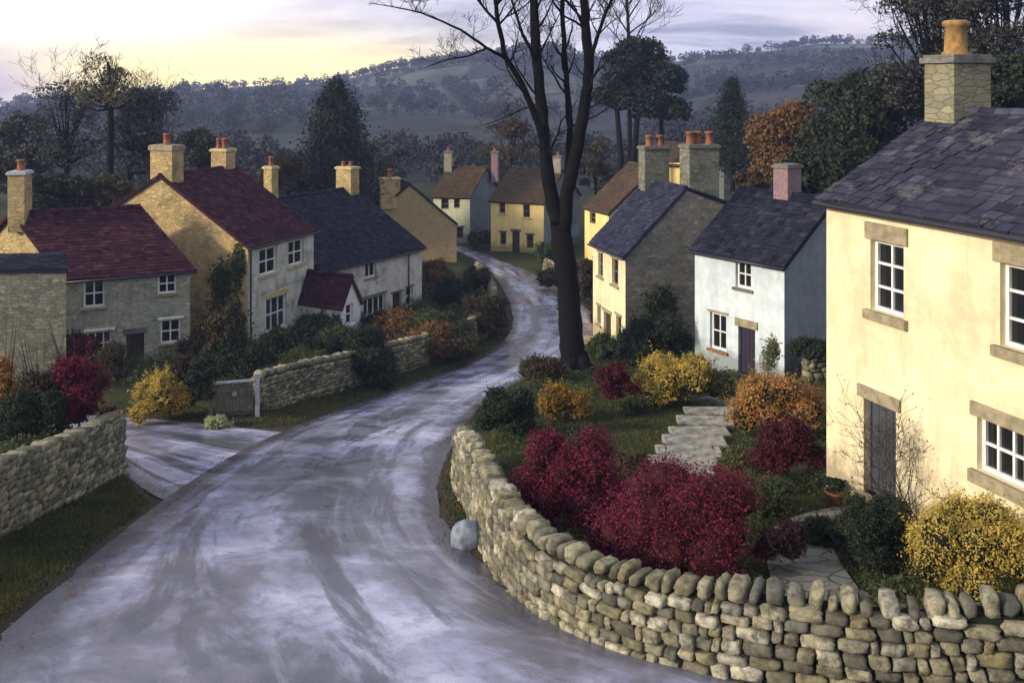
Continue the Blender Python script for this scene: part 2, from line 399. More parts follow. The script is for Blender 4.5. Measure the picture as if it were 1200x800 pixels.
def m_ground():
    t = NT('ground'); v = t.coord()
    at = t.n('Attribute', attribute_name='sd'); geo = t.n('NewGeometry'); sep = t.n('SeparateXYZ'); t.l(geo.outputs['Position'], sep.inputs[0])
    n1 = t.noise(v, .8, 6, .7); n2 = t.noise(v, 9, 6, .75)
    g = t.ramp(n1, [(.3, (.020,.030,.009)), (.5, (.036,.046,.013)), (.68, (.06,.062,.02))])
    g = t.mix(t.ramp(n2, [(.35, .7), (.6, 0.0)]), g, (.022, .026, .010))
    mud = t.ramp(t.math('ADD', at.outputs['Fac'], t.math('MULTIPLY', n2, -.35)), [(.0, 1.0), (.35, 0.0)])
    g = t.mix(mud, g, (.045, .04, .03))
    # far fields
    vf = t.coord((.011, .017, .02), rot=(0,0,.5)); vo = t.n('TexVoronoi', feature='F1'); vo.inputs['Scale'].default_value = 1.0; t.l(vf, vo.inputs['Vector'])
    s2 = t.n('SeparateColor'); t.l(vo.outputs['Color'], s2.inputs[0])
    fc = t.ramp(s2.outputs[0], [(.1, (.024,.027,.031)), (.35, (.058,.064,.052)), (.5, (.024,.026,.032)), (.7, (.12,.125,.10)), (.95, (.034,.032,.040))])
    fc = t.mix(t.ramp(t.noise(v, .02, 8, .7), [(.42, .75), (.6, 0.0)]), fc, (.024, .03, .024))
    ve = t.n('TexVoronoi', feature='DISTANCE_TO_EDGE'); ve.inputs['Scale'].default_value = 1.0; t.l(vf, ve.inputs['Vector'])
    fc = t.mix(t.ramp(ve.outputs['Distance'], [(.02, .9), (.05, 0.0)]), fc, (.016, .022, .014))
    far = t.n('MapRange'); far.inputs['From Min'].default_value = 125; far.inputs['From Max'].default_value = 180; t.l(sep.outputs['Y'], far.inputs['Value'])
    c = t.mix(far.outputs[0], g, fc)
    t.bump(n2, .6, .05)
    return t.fin(c, .95, .1)
go = mesh_np('ground', np.stack([gxx, gyy, GZ], 1), Q, m_ground(), smooth=True, attrs={'sd': sd_all})
tag(go, 'grassy hillside and valley floor rising to far hills', 'ground', kind='structure')

# roads
def m_road(dark=False):
    t = NT('wet_asphalt_side' if dark else 'wet_asphalt')
    uv = t.coord((1, 1, 1), 'UV'); v = t.coord()
    st = t.coord((5.5, .13, 1), 'UV'); streak = t.noise(st, 1.0, 6, .68, .6)
    st2 = t.coord((14, .10, 1), 'UV'); track = t.noise(st2, 1.0, 5, .7, .3)
    stp = t.coord((1.9, .085, 1), 'UV'); pat = t.math('ADD', t.math('MULTIPLY', t.noise(stp, 1.0, 5, .62, .5), .6), t.math('MULTIPLY', t.noise(v, .38, 5, .62, .4), .4)); fine = t.noise(v, 45, 4, .8); mid = t.noise(v, 3.0, 6, .7)
    a = (.36, .365, .53); b = (.095, .10, .14); w = (.66, .67, .86); tan = (.19, .19, .25)  # worn lavender-grey asphalt, its pale tones painted in as wet sky reflection
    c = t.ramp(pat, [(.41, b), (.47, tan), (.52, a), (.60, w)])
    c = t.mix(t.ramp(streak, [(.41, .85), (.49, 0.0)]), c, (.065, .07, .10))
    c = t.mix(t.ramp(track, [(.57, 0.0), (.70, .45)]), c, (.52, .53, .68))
    c = t.mix(t.ramp(mid, [(.34, .5), (.5, 0.0)]), c, (.11, .11, .135))
    c = t.mix(t.ramp(fine, [(.38, .5), (.55, 0.0)]), c, (.12, .12, .14))
    sx = t.n('SeparateXYZ'); t.l(uv, sx.inputs[0])
    if not dark:   # mud and damp leaf litter gathered along both edges
        e = t.math('ABSOLUTE', t.math('SUBTRACT', sx.outputs[0], .5)); e = t.math('ADD', e, t.math('MULTIPLY', t.noise(v, 1.6, 5, .7), .09))
        c = t.mix(t.ramp(e, [(.43, 0.0), (.50, .92)]), c, (.045, .047, .062))
    rr = t.ramp(t.noise(v, .6, 5, .65, .8), [(.42, .10), (.62, .42)])
    t.bump(t.math('ADD', t.math('MULTIPLY', fine, .5), t.math('MULTIPLY', mid, 1.0)), .22, .02)
    return t.fin(c, rr, .5)
N, W = 160, 16
# densify along
def dens(a, k=3):
    n = len(a); t = np.linspace(0, n-1, (n-1)*k+1); return np.stack([np.interp(t, np.arange(n), a[:,i]) for i in (0, 1)], 1)
# pair the right edge with the left edge by arc parameter
L2, R2 = dens(wl), dens(wr)
n = len(L2); s = np.linspace(0, 1, W+1)
X = L2[:,None,0]*(1-s)+R2[:,None,0]*s; Y = L2[:,None,1]*(1-s)+R2[:,None,1]*s
Z = R(Y)+.012 + .05*(1-(2*s-1)**2)
ln = np.r_[0, np.cumsum(np.hypot(*np.diff((L2+R2)/2, axis=0).T))]
uv = np.stack([np.broadcast_to(s, X.shape).ravel(), np.broadcast_to(ln[:,None], X.shape).ravel()], 1)
idx = np.arange(n*(W+1)).reshape(n, W+1)
Q = np.stack([idx[:-1,:-1], idx[:-1,1:], idx[1:,1:], idx[1:,:-1]], -1).reshape(-1, 4)
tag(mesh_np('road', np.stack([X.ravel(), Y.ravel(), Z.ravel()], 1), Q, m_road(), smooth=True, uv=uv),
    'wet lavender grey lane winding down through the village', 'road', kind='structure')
# side road: far edge / near edge strips
fe = dens(smooth_path([gp(*p) for p in [(-420,478),(0,482),(140,487),(230,494),(300,504),(330,506)]], 60), 1)
ne = dens(smooth_path([gp(*p) for p in [(-420,502),(60,510),(120,522),(142,550),(160,572),(186,594),(200,584)]], 60), 1)
s = np.linspace(0, 1, 25); X = fe[:,None,0]*(1-s)+ne[:,None,0]*s; Y = fe[:,None,1]*(1-s)+ne[:,None,1]*s
n = 60; idx = np.arange(n*25).reshape(n, 25); Q = np.stack([idx[:-1,:-1], idx[:-1,1:], idx[1:,1:], idx[1:,:-1]], -1).reshape(-1, 4)
uv = np.stack([np.broadcast_to(s*2, X.shape).ravel(), X.ravel()], 1)
tag(mesh_np('side_road', np.stack([X.ravel(), Y.ravel(), (R(Y)+.004).ravel()], 1), Q, m_road(True), smooth=True, uv=uv),
    'grey side road joining the lane in front of the maroon cottage', 'road', kind='structure')

# ------------------------------------------------------------------ houses
def px_to_s(P0, e, px):
    k = (px-600)/F; return (k*P0[1]-P0[0])/(e[0]-k*e[1])

class House:
    def __init__(s, name, label, A, B, h1, h2, z_eave, z_ridge, z_base, z_back=None, cat='house', mats=None, roof='slate_navy', over=.25, tile=(.30, .24)):
        s.A = Vector((A[0], A[1])); B = Vector((B[0], B[1])); u = B-s.A; s.L = u.length; u.normalize()
        s.rot = math.atan2(u.y, u.x); s.zb = z_base
        s.root = empty(name, (A[0], A[1], z_base), s.rot); tag(s.root, label, cat, 'houses along the lane' if cat == 'house' else None)
        c, sn = math.cos(-s.rot), math.sin(-s.rot)
        tl = lambda v: Vector((v[0]*c - v[1]*sn, v[0]*sn + v[1]*c))
        s.h1, s.h2 = tl(h1), tl(h2); s.he = z_eave-z_base; s.hr = z_ridge-z_base; s.hb = (z_eave if z_back is None else z_back)-z_base
        s.over = over; s.mats = mats; s.roofm = roof; s.tile = tile; s.open = {'front': [], 'left': [], 'right': [], 'back': []}
        o = Vector((0, 0)); l = Vector((s.L, 0))
        s.c = {'FL': o, 'FR': l, 'BR': l+s.h1+s.h2, 'BL': o+s.h1+s.h2, 'RL': o+s.h1, 'RR': l+s.h1}
        s.faces = {'front': (s.c['FL'], s.c['FR'], s.he, s.he, None), 'right': (s.c['FR'], s.c['BR'], s.he, s.hb, (s.h1.length/(s.h1.length+s.h2.length), s.hr)),
                   'back': (s.c['BR'], s.c['BL'], s.hb, s.hb, None), 'left': (s.c['BL'], s.c['FL'], s.hb, s.he, (s.h2.length/(s.h1.length+s.h2.length), s.hr))}
    def frame(s, face):
        p0, p1, *_ = s.faces[face]; e = (p1-p0).normalized(); nrm = Vector((e.y, -e.x))
        return lambda a, z, d=0.0: (p0.x+e.x*a+nrm.x*d, p0.y+e.y*a+nrm.y*d, z)
    def world(s, p):
        c, sn = math.cos(s.rot), math.sin(s.rot); return Vector((s.A.x+p[0]*c-p[1]*sn, s.A.y+p[0]*sn+p[1]*c))
    def rect(s, face, x0, x1, y0, y1):
        """opening from a photo rectangle"""
        p0, p1, *_ = s.faces[face]; w0, w1 = s.world(p0), s.world(p1); e = (w1-w0).normalized()
        a0, a1 = px_to_s(w0, e, x0), px_to_s(w0, e, x1); ym = w0.y+e.y*(a0+a1)/2
        return a0, a1, -(y1-100)/F*ym-s.zb, -(y0-100)/F*ym-s.zb
    def walls(s):
        mb = MB(); under = -1.2
        for fi, face in enumerate(('front', 'right', 'back', 'left')):
            p0, p1, z0, z1, apex = s.faces[face]; L = (p1-p0).length; fr = s.frame(face); top = min(z0, z1)
            ops = s.open[face]; m = fi
            xs = sorted({0.0, L, *[v for o in ops for v in o[:2]]}); zs = sorted({under, top, *[v for o in ops for v in o[2:4]]})
            for i in range(len(xs)-1):
                for j in range(len(zs)-1):
                    cx, cz = (xs[i]+xs[i+1])/2, (zs[j]+zs[j+1])/2
                    if any(o[0] < cx < o[1] and o[2] < cz < o[3] for o in ops): continue
                    mb.face([fr(xs[i], zs[j]), fr(xs[i+1], zs[j]), fr(xs[i+1], zs[j+1]), fr(xs[i], zs[j+1])], m)
            for a0, a1, b0, b1 in [o[:4] for o in ops]:
                d = -.26
                mb.face([fr(a0,b0), fr(a0,b1), fr(a0,b1,d), fr(a0,b0,d)], m); mb.face([fr(a1,b0), fr(a1,b0,d), fr(a1,b1,d), fr(a1,b1)], m)
                mb.face([fr(a0,b1), fr(a1,b1), fr(a1,b1,d), fr(a0,b1,d)], m); mb.face([fr(a0,b0), fr(a0,b0,d), fr(a1,b0,d), fr(a1,b0)], m)
            if apex:
                pts = [fr(0, top)] + [fr(L, top)] + ([fr(L, z1)] if z1 > top else []) + [fr(apex[0]*L, apex[1])] + ([fr(0, z0)] if z0 > top else [])
                mb.face(pts, m)
        mats = [M[k] for k in s.mats]
        return mb.build('wall', mats, s.root)
    def roof(s):
        V = []; Qd = []; Tr = []; sags = []
        ov = s.over; lift = .06
        x = Vector((1, 0)); 
        def slope(E0, E1, R0, R1, ze, zr):
            # extend over eave and verges
            E0, E1, R0, R1 = [Vector(q) for q in (E0, E1, R0, R1)]
            ux = (E1-E0).normalized(); run = (E0-R0); rl = run.length; k = ov/rl
            ze2 = ze-(zr-ze)*k
            e0 = E0+run*k-ux*ov*.7; e1 = E1+run*k+ux*ov*.7; r0 = R0-ux*ov*.7; r1 = R1+ux*ov*.7
            a = lambda p, z: Vector((p.x, p.y, z+lift))
            e0, e1, r0, r1 = a(e0, ze2), a(e1, ze2), a(r0, zr), a(r1, zr)
            nrm = (e1-e0).cross(r0-e0).normalized(); 
            if nrm.z < 0: nrm = -nrm
            # deck slab
            sl = (r0-e0).length; Lh = (e1-e0).length; tw, tl = s.tile; sa = min(.10, Lh*.010)
            sag = lambda aa, tt: nrm*(.04*noise.noise(Vector((aa*.55+E0.x*1.3, tt*2.2, E0.y)))-sa*math.sin(math.pi*min(1, max(0, aa/Lh)))*(.25+.75*tt))
            gi_, gj_ = 14, 7; b = len(V)
            for lay in (0, 1):
                for jj in range(gj_+1):
                    for ii in range(gi_+1):
                        q = e0.lerp(e1, ii/gi_).lerp(r0.lerp(r1, ii/gi_), jj/gj_)
                        V.append(q-nrm*.17 if lay == 0 else q+sag(ii/gi_*Lh, jj/gj_)-nrm*.022)
            W_ = gi_+1; o1 = b+W_*(gj_+1)
            for jj in range(gj_):
                for ii in range(gi_): Qd.append([o1+jj*W_+ii, o1+jj*W_+ii+1, o1+(jj+1)*W_+ii+1, o1+(jj+1)*W_+ii])
                Qd.append([b+jj*W_, o1+jj*W_, o1+(jj+1)*W_, b+(jj+1)*W_]); Qd.append([b+jj*W_+gi_, b+(jj+1)*W_+gi_, o1+(jj+1)*W_+gi_, o1+jj*W_+gi_])
            for ii in range(gi_): Qd.append([b+ii, b+ii+1, o1+ii+1, o1+ii])
            Qd.append([b, b+gj_*W_, b+gj_*W_+gi_, b+gi_])
            sags.append(sag)
            nr = max(4, int(sl/tl)); 
            for r in range(nr):
                t0, t1 = r/nr, min(1, (r+1.25)/nr)
                pos = -random.uniform(0, tw); 
                while pos < Lh:
                    w = tw*random.uniform(.75, 1.3); a0, a1 = max(0, pos), min(Lh, pos+w); pos += w
                    if a1-a0 < .03: continue
                    g = .006; f0, f1 = (a0+g)/Lh, (a1-g)/Lh; dd = random.uniform(-.018, .018)/sl; tk = random.uniform(.02, .05)
                    lo0 = e0.lerp(e1, f0).lerp(r0.lerp(r1, f0), t0+dd); lo1 = e0.lerp(e1, f1).lerp(r0.lerp(r1, f1), t0+dd+random.uniform(-.004,.004)/sl)
                    hi0 = e0.lerp(e1, f0).lerp(r0.lerp(r1, f0), t1); hi1 = e0.lerp(e1, f1).lerp(r0.lerp(r1, f1), t1)
                    sg = sag((a0+a1)/2, t0)
                    b = len(V)
                    tw_ = random.uniform(-.006, .006)
                    V.extend([lo0+sg, lo1+sg, lo0+nrm*(tk+tw_)+sg, lo1+nrm*(tk-tw_)+sg, hi0+nrm*.004+sg, hi1+nrm*.004+sg])
                    Qd.append([b+2, b+3, b+5, b+4]); Qd.append([b, b+1, b+3, b+2]); Tr.append([b, b+2, b+4]); Tr.append([b+1, b+5, b+3])
            return e0, e1, r0, r1
        c = s.c
        f = slope(c['FL'], c['FR'], c['RL'], c['RR'], s.he, s.hr)
        slope(c['BR'], c['BL'], c['RR'], c['RL'], s.hb, s.hr)
        s.eave = (f[0], f[1]); s.ridge = (f[2], f[3])
        # ridge caps
        r0, r1 = f[2], f[3]; d = (r1-r0); Lr = d.length; d.normalize(); side_ = Vector((-d.y, d.x, 0)); k = 0.0
        while k < Lr:
            w = min(.42, Lr-k); p, q = r0+d*(k+.008), r0+d*(k+w-.008); k += .42; b = len(V)
            sgk = sags[0](k, 1.0)+Vector((0,0,random.uniform(-.008,.008)))
            prof = [(-.13,-.07), (-.07,.035), (0,.065), (.07,.035), (.13,-.07)]
            for pp in (p, q):
                for a_, z_ in prof: V.append(pp+side_*a_+Vector((0,0,z_+.03))+sgk)
            for i in range(4): Qd.append([b+i, b+i+1, b+6+i, b+5+i])
            Qd.append([b, b+1, b+3, b+4]); 
        o = mesh_np('roof', np.array([tuple(v) for v in V]), [np.array(Qd), np.array(Tr)], M[s.roofm], s.root)
        return o
    def gutter(s, pipe=None, m='gutter'):
        a, b = s.eave; mb = MB(); n_ = Vector((0,-1,0))
        mb.tube([tuple(a+n_*.03+Vector((0,0,-.10))), tuple(b+n_*.03+Vector((0,0,-.10)))], [.06,.06], 8)
        mb.build('gutter', M[m], s.root, True)
        if pipe is not None:
            mb = MB(); y = a.y+.1
            mb.tube([(pipe, -.09, -.3), (pipe, -.09, s.he-.35), (pipe, a.y-.03, s.he-.12)], [.045]*3, 8); mb.build('downpipe', M[m], s.root, True)
    def window(s, face, r, nx=2, ny=2, lintel='stone_dress', sill='stone_dress', lh=.2, sh=.12, frame_m='paint', bar=.07, fw=.095):
        a0, a1, b0, b1 = r
        if face == 'front' and b1 > s.he-.22: b1 = s.he-.22
        r = (a0, a1, b0, b1); s.open[face].append(r); fr = s.frame(face)
        mb = MB(); mb.fbox(fr, a0+.02, a1-.02, b0+.02, b1-.02, -.22, -.20); w = mb.build('window', M['glass'], s.root)
        mb = MB(); d0, d1 = -.197, -.13
        mb.fbox(fr, a0, a0+fw, b0, b1, d0, d1); mb.fbox(fr, a1-fw, a1, b0, b1, d0, d1)
        mb.fbox(fr, a0+fw, a1-fw, b0, b0+fw, d0, d1); mb.fbox(fr, a0+fw, a1-fw, b1-fw, b1, d0, d1)
        for i in range(1, nx):
            x = a0+(a1-a0)*i/nx; mb.fbox(fr, x-bar/2, x+bar/2, b0+fw, b1-fw, d0, d1-.012)
        for j in range(1, ny):
            z = b0+(b1-b0)*j/ny; mb.fbox(fr, a0+fw, a1-fw, z-bar/2, z+bar/2, d0+.002, d1-.018)
        mb.build('frame', M[frame_m], w)
        lt = min(b1+lh, s.he-.10) if face == 'front' else b1+lh
        if lintel and lt-b1 > .05:
            mb = MB(); mb.fbox(fr, a0-.13, a1+.13, b1+.004, lt, -.1, .055); mb.build('lintel', M[lintel], w, bevel=.012)
        if sill:
            mb = MB(); mb.fbox(fr, a0-.13, a1+.13, b0-sh, b0-.004, -.12, .11); mb.build('sill', M[sill], w, bevel=.012)
        return w
    def door(s, face, r, m='door_dark', lintel='stone_dress', lh=.22, lab=None):
        a0, a1, b0, b1 = r; b0 = max(b0, -.15); s.open[face].append((a0, a1, b0, b1)); fr = s.frame(face)
        mb = MB(); mb.fbox(fr, a0+.06, a1-.06, b0+.02, b1-.06, -.24, -.19)
        w_ = (a1-a0-.12)/4
        for i in range(4): mb.fbox(fr, a0+.06+i*w_+.008, a0+.06+(i+1)*w_-.008, b0+.06, b1-.1, -.19, -.172)
        d = mb.build('door', M[m], s.root)
        if lab: d['label'] = lab
        mb = MB(); mb.fbox(fr, a0, a0+.058, b0, b1, -.25, -.15); mb.fbox(fr, a1-.058, a1, b0, b1, -.25, -.15); mb.fbox(fr, a0+.058, a1-.058, b1-.058, b1, -.25, -.15)
        mb.build('door_frame', M[m], d)
        mb = MB(); mb.tube([fr(a1-.16, b0+.95, -.171), fr(a1-.16, b0+.95, -.12)], [.03,.035], 8); mb.build('handle', M['brass'], d)
        mb = MB(); mb.fbox(fr, a0-.15, a1+.15, b1+.004, b1+lh, -.1, .06); mb.build('lintel', M[lintel], d, bevel=.012)
        mb = MB(); mb.fbox(fr, a0-.1, a1+.1, b0-.16, b0, -.2, .28); mb.build('doorstep', M['stone_dress'], d, bevel=.012)
        return d
    def chimney(s, loc, w, d, z0, z1, m='rub_yellow', pots=((0, 0),), pot='terracotta', ph=.45, pr=.14, cap='stone_dress', rot=0.0, taper=1.0, capt=.12):
        """loc local xy; w along the ridge; d across"""
        c, sn = math.cos(rot), math.sin(rot)
        q = lambda a, b, z: (loc[0]+a*c-b*sn, loc[1]+a*sn+b*c, z)
        def blk(mb, wx, wy, a, b, k=1.0):
            mb.hexa([q(-wx/2,-wy/2,a), q(wx/2,-wy/2,a), q(wx/2,wy/2,a), q(-wx/2,wy/2,a), q(-wx*k/2,-wy*k/2,b), q(wx*k/2,-wy*k/2,b), q(wx*k/2,wy*k/2,b), q(-wx*k/2,wy*k/2,b)])
        mb = MB(); blk(mb, w, d, z0, z1, taper); ch = mb.build('chimney', M[m], s.root, bevel=.015)
        mb = MB(); blk(mb, w+.16, d+.16, z1+.002, z1+capt); blk(mb, w+.04, d+.04, z1+capt+.002, z1+capt+.06); mb.build('chimney_cap', M[cap], ch, bevel=.012)
        mb = MB(); blk(mb, w+.05, d+.05, z0-.1, z0+.0+.12) if False else None
        for px_, py_ in pots:
            mb = MB(); x, y, z = q(px_, py_, z1+capt+.06)
            mb.lathe([(pr*1.15,0),(pr*1.15,.05),(pr*.95,.08),(pr*.88,ph*.8),(pr*1.1,ph*.84),(pr*1.1,ph*.95),(pr*.9,ph),(pr*.7,ph),(pr*.7,ph*.85)], (x, y, z), 14)
            mb.build('chimney_pot', M[pot], ch, True)
        return ch

def ridge_pt(h, f, off=0): 
    p = h.c['RL'].lerp(h.c['RR'], f); return (p.x, p.y+off)

# --- cream house on the right
zc = -9.15
d = Vector((.347, -.938)); A = Vector((7.05, 22.0)); B = A+d*13
back = Vector((.938, .347))
h = House('cream_house', 'large cream rendered house with grey slate roof at right edge of the photo', A, B, back*3.35, back*3.35, -2.5, -.62, zc,
          mats=['cream','cream','cream','cream'], roof='slate_grey', over=.2, tile=(.34,.26))
h.window('front', h.rect('front', 1020, 1059, 284, 368), 2, 3, lh=.36, sh=.2, fw=.075, bar=.05)
h.window('front', h.rect('front', 1172, 1222, 312, 412), 2, 3, lh=.36, sh=.2, fw=.075, bar=.05)
h.window('front', h.rect('front', 1145, 1200, 498, 562), 3, 2, lh=.26, sh=.24, lintel='stone_dress', fw=.07, bar=.05)
h.door('front', h.rect('front', 1012, 1050, 473, 585), 'door_blue', lh=.26)
h.walls(); h.roof(); h.gutter()
rp = ridge_pt(h, 0.055)
h.chimney((rp[0]-.3, rp[1]), .9, 1.1, h.hr-.9, h.hr+1.12, 'chimney_stone', ((.0, -.05),), 'ochre_pot', .80, .27, 'stone_dark', capt=.14)
cream = h

# --- left cottage with maroon roof
h = House('stone_cottage', 'grey stone cottage with long maroon tiled roof beside the side road', (-21.7,47.5), (-16.4,50.0), (-3.45,2.0), (-3.4,2.1), -9.29, -6.44, -14.2,
          mats=['rub_grey','rub_grey','rub_grey','rub_yellow'], roof='slate_maroon')
for r in ((98,123,328,360), (185,207,316,344)): h.window('front', h.rect('front', *r), 2, 2, lintel='stone_dress', lh=.16)
h.window('front', h.rect('front', 102, 131, 388, 418), 3, 2, lintel='paint', lh=.12)
h.window('front', h.rect('front', 188, 212, 374, 402), 2, 2, lintel='paint', lh=.12)
h.door('front', h.rect('front', 148, 169, 391, 436), 'door_dark', lintel='stone_dark', lh=.3)
h.walls(); h.roof(); h.gutter()
rp = ridge_pt(h, 0.0); h.chimney((rp[0]+.30, rp[1]-.1), .8, 1.1, h.hr-.9, h.hr+1.95, 'rub_yellow', ((0, .15),), ph=.55, pr=.2, cap='lead', rot=-.3)
# --- lean-to in front of its gable
h = House('lean_to_shed', 'low grey stone outbuilding with sloping flat roof at the left edge', (-25.0,42.3), (-19.4,42.7), (-.8,1.5), (-.6,1.1), -8.0, -7.75, -13.9, z_back=-7.8, cat='outbuilding',
          mats=['shed_stone']*4, roof='slate_navy', over=.12)
h.walls(); h.roof()

# --- second left house, yellow gable, maroon roof
h = House('gabled_house', 'tall house with yellow stone gable, maroon roof and small porch left of the lane', (-14.0,52.0), (-11.7,57.9), (-5.3,2.0), (-3.4,1.2), -8.46, -4.95, -14.6, z_back=-7.0,
          mats=['greyrender','greyrender','rub_grey','rub_yellow'], roof='slate_maroon')
for r in ((304,325,290,321), (338,356,281,310)): h.window('front', h.rect('front', *r), 2, 2, lintel='stone_yellow', sill='stone_yellow', lh=.26)
h.window('front', h.rect('front', 312,336, 347, 386), 3, 2, lintel='stone_yellow', sill='stone_yellow', lh=.28)
h.walls(); h.roof(); h.gutter(.15)
rp = ridge_pt(h, 0.0); h.chimney((rp[0]+.45, rp[1]), .95, 1.5, h.hr-1.2, h.hr+1.35, 'rub_yellow', ((0, 0),), ph=.62, pr=.2, cap='stone_dress', capt=.25)
rp = ridge_pt(h, 1.0); h.chimney((rp[0]-.6, rp[1]+.3), .9, 1.1, h.hr-.6, h.hr+.95, 'rub_yellow', ((.2, 0), (-.15, .2), (-.2,-.25)), ph=.62, pr=.15, cap='stone_yellow')
gh = h; gable = h
# porch as a part of that house
pw = House('porch', None, (-12.6,56.65), (-9.57,55.0), (.42,.76), (.42,.76), -12.35, -10.85, -14.7, mats=['greyrender','paint','paint','greyrender'], roof='slate_maroon', over=.16, tile=(.25,.2))
w_ = pw.window('right', pw.rect('right', 405.5, 414, 356, 380), 1, 2, lintel=None, sill='paint')
wl_ = pw.walls(); rf = pw.roof()
M['white_porch'] = M['paint']
# reparent under the house: part 'porch' (walls) > roof, window
wl_.name = 'porch'; 
gi = gh.root; bpy.context.view_layer.update()
Mloc = gi.matrix_world.inverted() @ pw.root.matrix_world
wl_.parent = gi; wl_.matrix_local = Mloc
wl_['label'] = 'small white fronted porch with its own maroon roof'
rf.name = 'porch_roof'; rf.parent = wl_
for o in [w_]:
    o.name = 'porch_window'; o.parent = wl_
    for ch in list(o.children):   # keep the tree three deep: frame and sill join the porch
        ch.parent = wl_
bpy.data.objects.remove(pw.root)

# --- third left house, navy roof
h = House('whitewashed_cottage', 'whitewashed cottage with wide dark navy slate roof beyond the porch', (-11.35,58.3), (-6.15,67.0), (-5.1,2.1), (-4.2,1.7), -10.96, -7.2, -15.3,
          mats=['whitewash','rub_grey','rub_grey','rub_grey'], roof='slate_navy')
h.window('front', h.rect('front', 428, 441, 303, 325), 2, 1, lintel='stone_dark', sill='stone_dress', lh=.12)
h.window('front', h.rect('front', 426, 452, 347, 368), 4, 1, lintel='stone_dark', sill='stone_dress', lh=.16)
h.window('front', h.rect('front', 476, 484, 336, 358), 1, 2, lintel='stone_dark', sill='stone_dress', lh=.12)
h.door('front', h.rect('front', 460, 470, 343, 374), 'door_dark', lintel='stone_dark', lh=.14)
h.walls(); h.roof(); h.gutter(h.L-1.6)
rp = ridge_pt(h, 1.0); h.chimney((rp[0]-.5, rp[1]), .9, 1.35, h.hr-.9, h.hr+1.35, 'rub_yellow', ((.1, -.2), (-.1,.3)), ph=.35, pr=.15, cap='stone_yellow')
rp = ridge_pt(h, .22); h.chimney(rp, .6, .7, h.hr-.6, h.hr+1.9, 'rub_yellow', ((0, 0),), ph=.6, pr=.15, cap='stone_yellow')

# --- tan gable at the bend
h = House('tan_gable_house', 'windowless tan stone gable house at the far bend of the lane', (-4.86,86), (-7.3,94), (-4.15,.2), (-4.1,.2), -12.1, -8.65, -15.9,
          mats=['rub_tan','rub_tan','rub_tan','rub_tan'], roof='slate_navy', over=.15)
h.walls(); h.roof()
h.chimney((h.c['RL'].x+.8, h.c['RL'].y+1.6), .9, 1.7, h.hr-2.2, h.hr+.35, 'rub_yellow', ((0, 0),), ph=.75, pr=.25, cap='stone_yellow')

# --- pale far house
h = House('pale_green_cottage', 'pale greenish cottage with brown roof beyond the tan gable', (-7.9,98.5), (-4.2,98), (1.5,2.1), (1.5,2.1), -11.05, -8.4, -15.9,
          mats=['pale','shadedrender','shadedrender','shadedrender'], roof='slate_brown')
for r in ((517,526,233,245), (532,539,233,244), (535,543,266,279)): h.window('front', h.rect('front', *r), 1, 2, lintel='stone_dark', sill=None, frame_m='wood', lh=.14)
h.walls(); h.roof()
rp = ridge_pt(h, 0); h.chimney((rp[0]-.1, rp[1]), .8, .9, h.hr-.7, h.hr+1.5, 'rub_brown', ((0, 0),), ph=.4, pr=.16, cap='stone_dark')
rp = ridge_pt(h, 1.0); h.chimney((rp[0]+.9, rp[1]+.5), .7, .8, h.hr-1.5, h.hr+1.5, 'pink_brick', ((0, 0),), ph=.35, pr=.16, cap='stone_dark')

# --- bright yellow far house
h = House('yellow_cottage', 'bright yellow cottage with brown roof facing down the lane', (-2.0,93), (2.95,91), (1.9,3.5), (1.9,3.5), -10.85, -8.2, -15.9,
          mats=['yellow','shadedrender','shadedrender','shadedrender'], roof='slate_brown')
for r in ((585,592,237,250), (613,621,240,255), (586,593,272,287), (617,625,275,291)): h.window('front', h.rect('front', *r), 1, 2, lintel='stone_dark', sill='stone_yellow', frame_m='wood', lh=.14)
h.door('front', h.rect('front', 600, 609, 271, 299), 'door_dark', lintel='stone_dark', lh=.2)
h.walls(); h.roof()
rp = ridge_pt(h, 1.0); h.chimney((rp[0]-.4, rp[1]), .8, 1.0, h.hr-.7, h.hr+1.2, 'rub_brown', ((0, 0),), ph=.4, pr=.16, cap='stone_dark')

# --- small yellow front behind
h = House('brown_roofed_cottage', 'cottage with brown roof and yellow front behind the bare tree', (5.6,75.6), (7.1,72.0), (3.7,2.0), (3.0,1.6), -9.4, -6.15, -15.3,
          mats=['yellow','greyrender','greyrender','greyrender'], roof='slate_brown', over=.15)
h.window('front', h.rect('front', 691, 698, 246, 262), 1, 2, lintel='stone_dark', sill=None, frame_m='wood', lh=.12)
h.walls(); h.roof()
# far yellow wall glimpsed beside the pine trunks
h = House('yellow_cottage', 'small distant yellow cottage glimpsed between the tall house chimneys and pine trunks', (14.6,108), (20.5,104), (1.5,2.4), (1.5,2.4), -8.6, -6.4, -15.5,
          mats=['yellow','pale','pale','pale'], roof='slate_brown')
h.window('front', h.rect('front', 771, 777, 178, 190), 1, 2, lintel=None, sill=None, frame_m='wood')
h.walls(); h.roof()

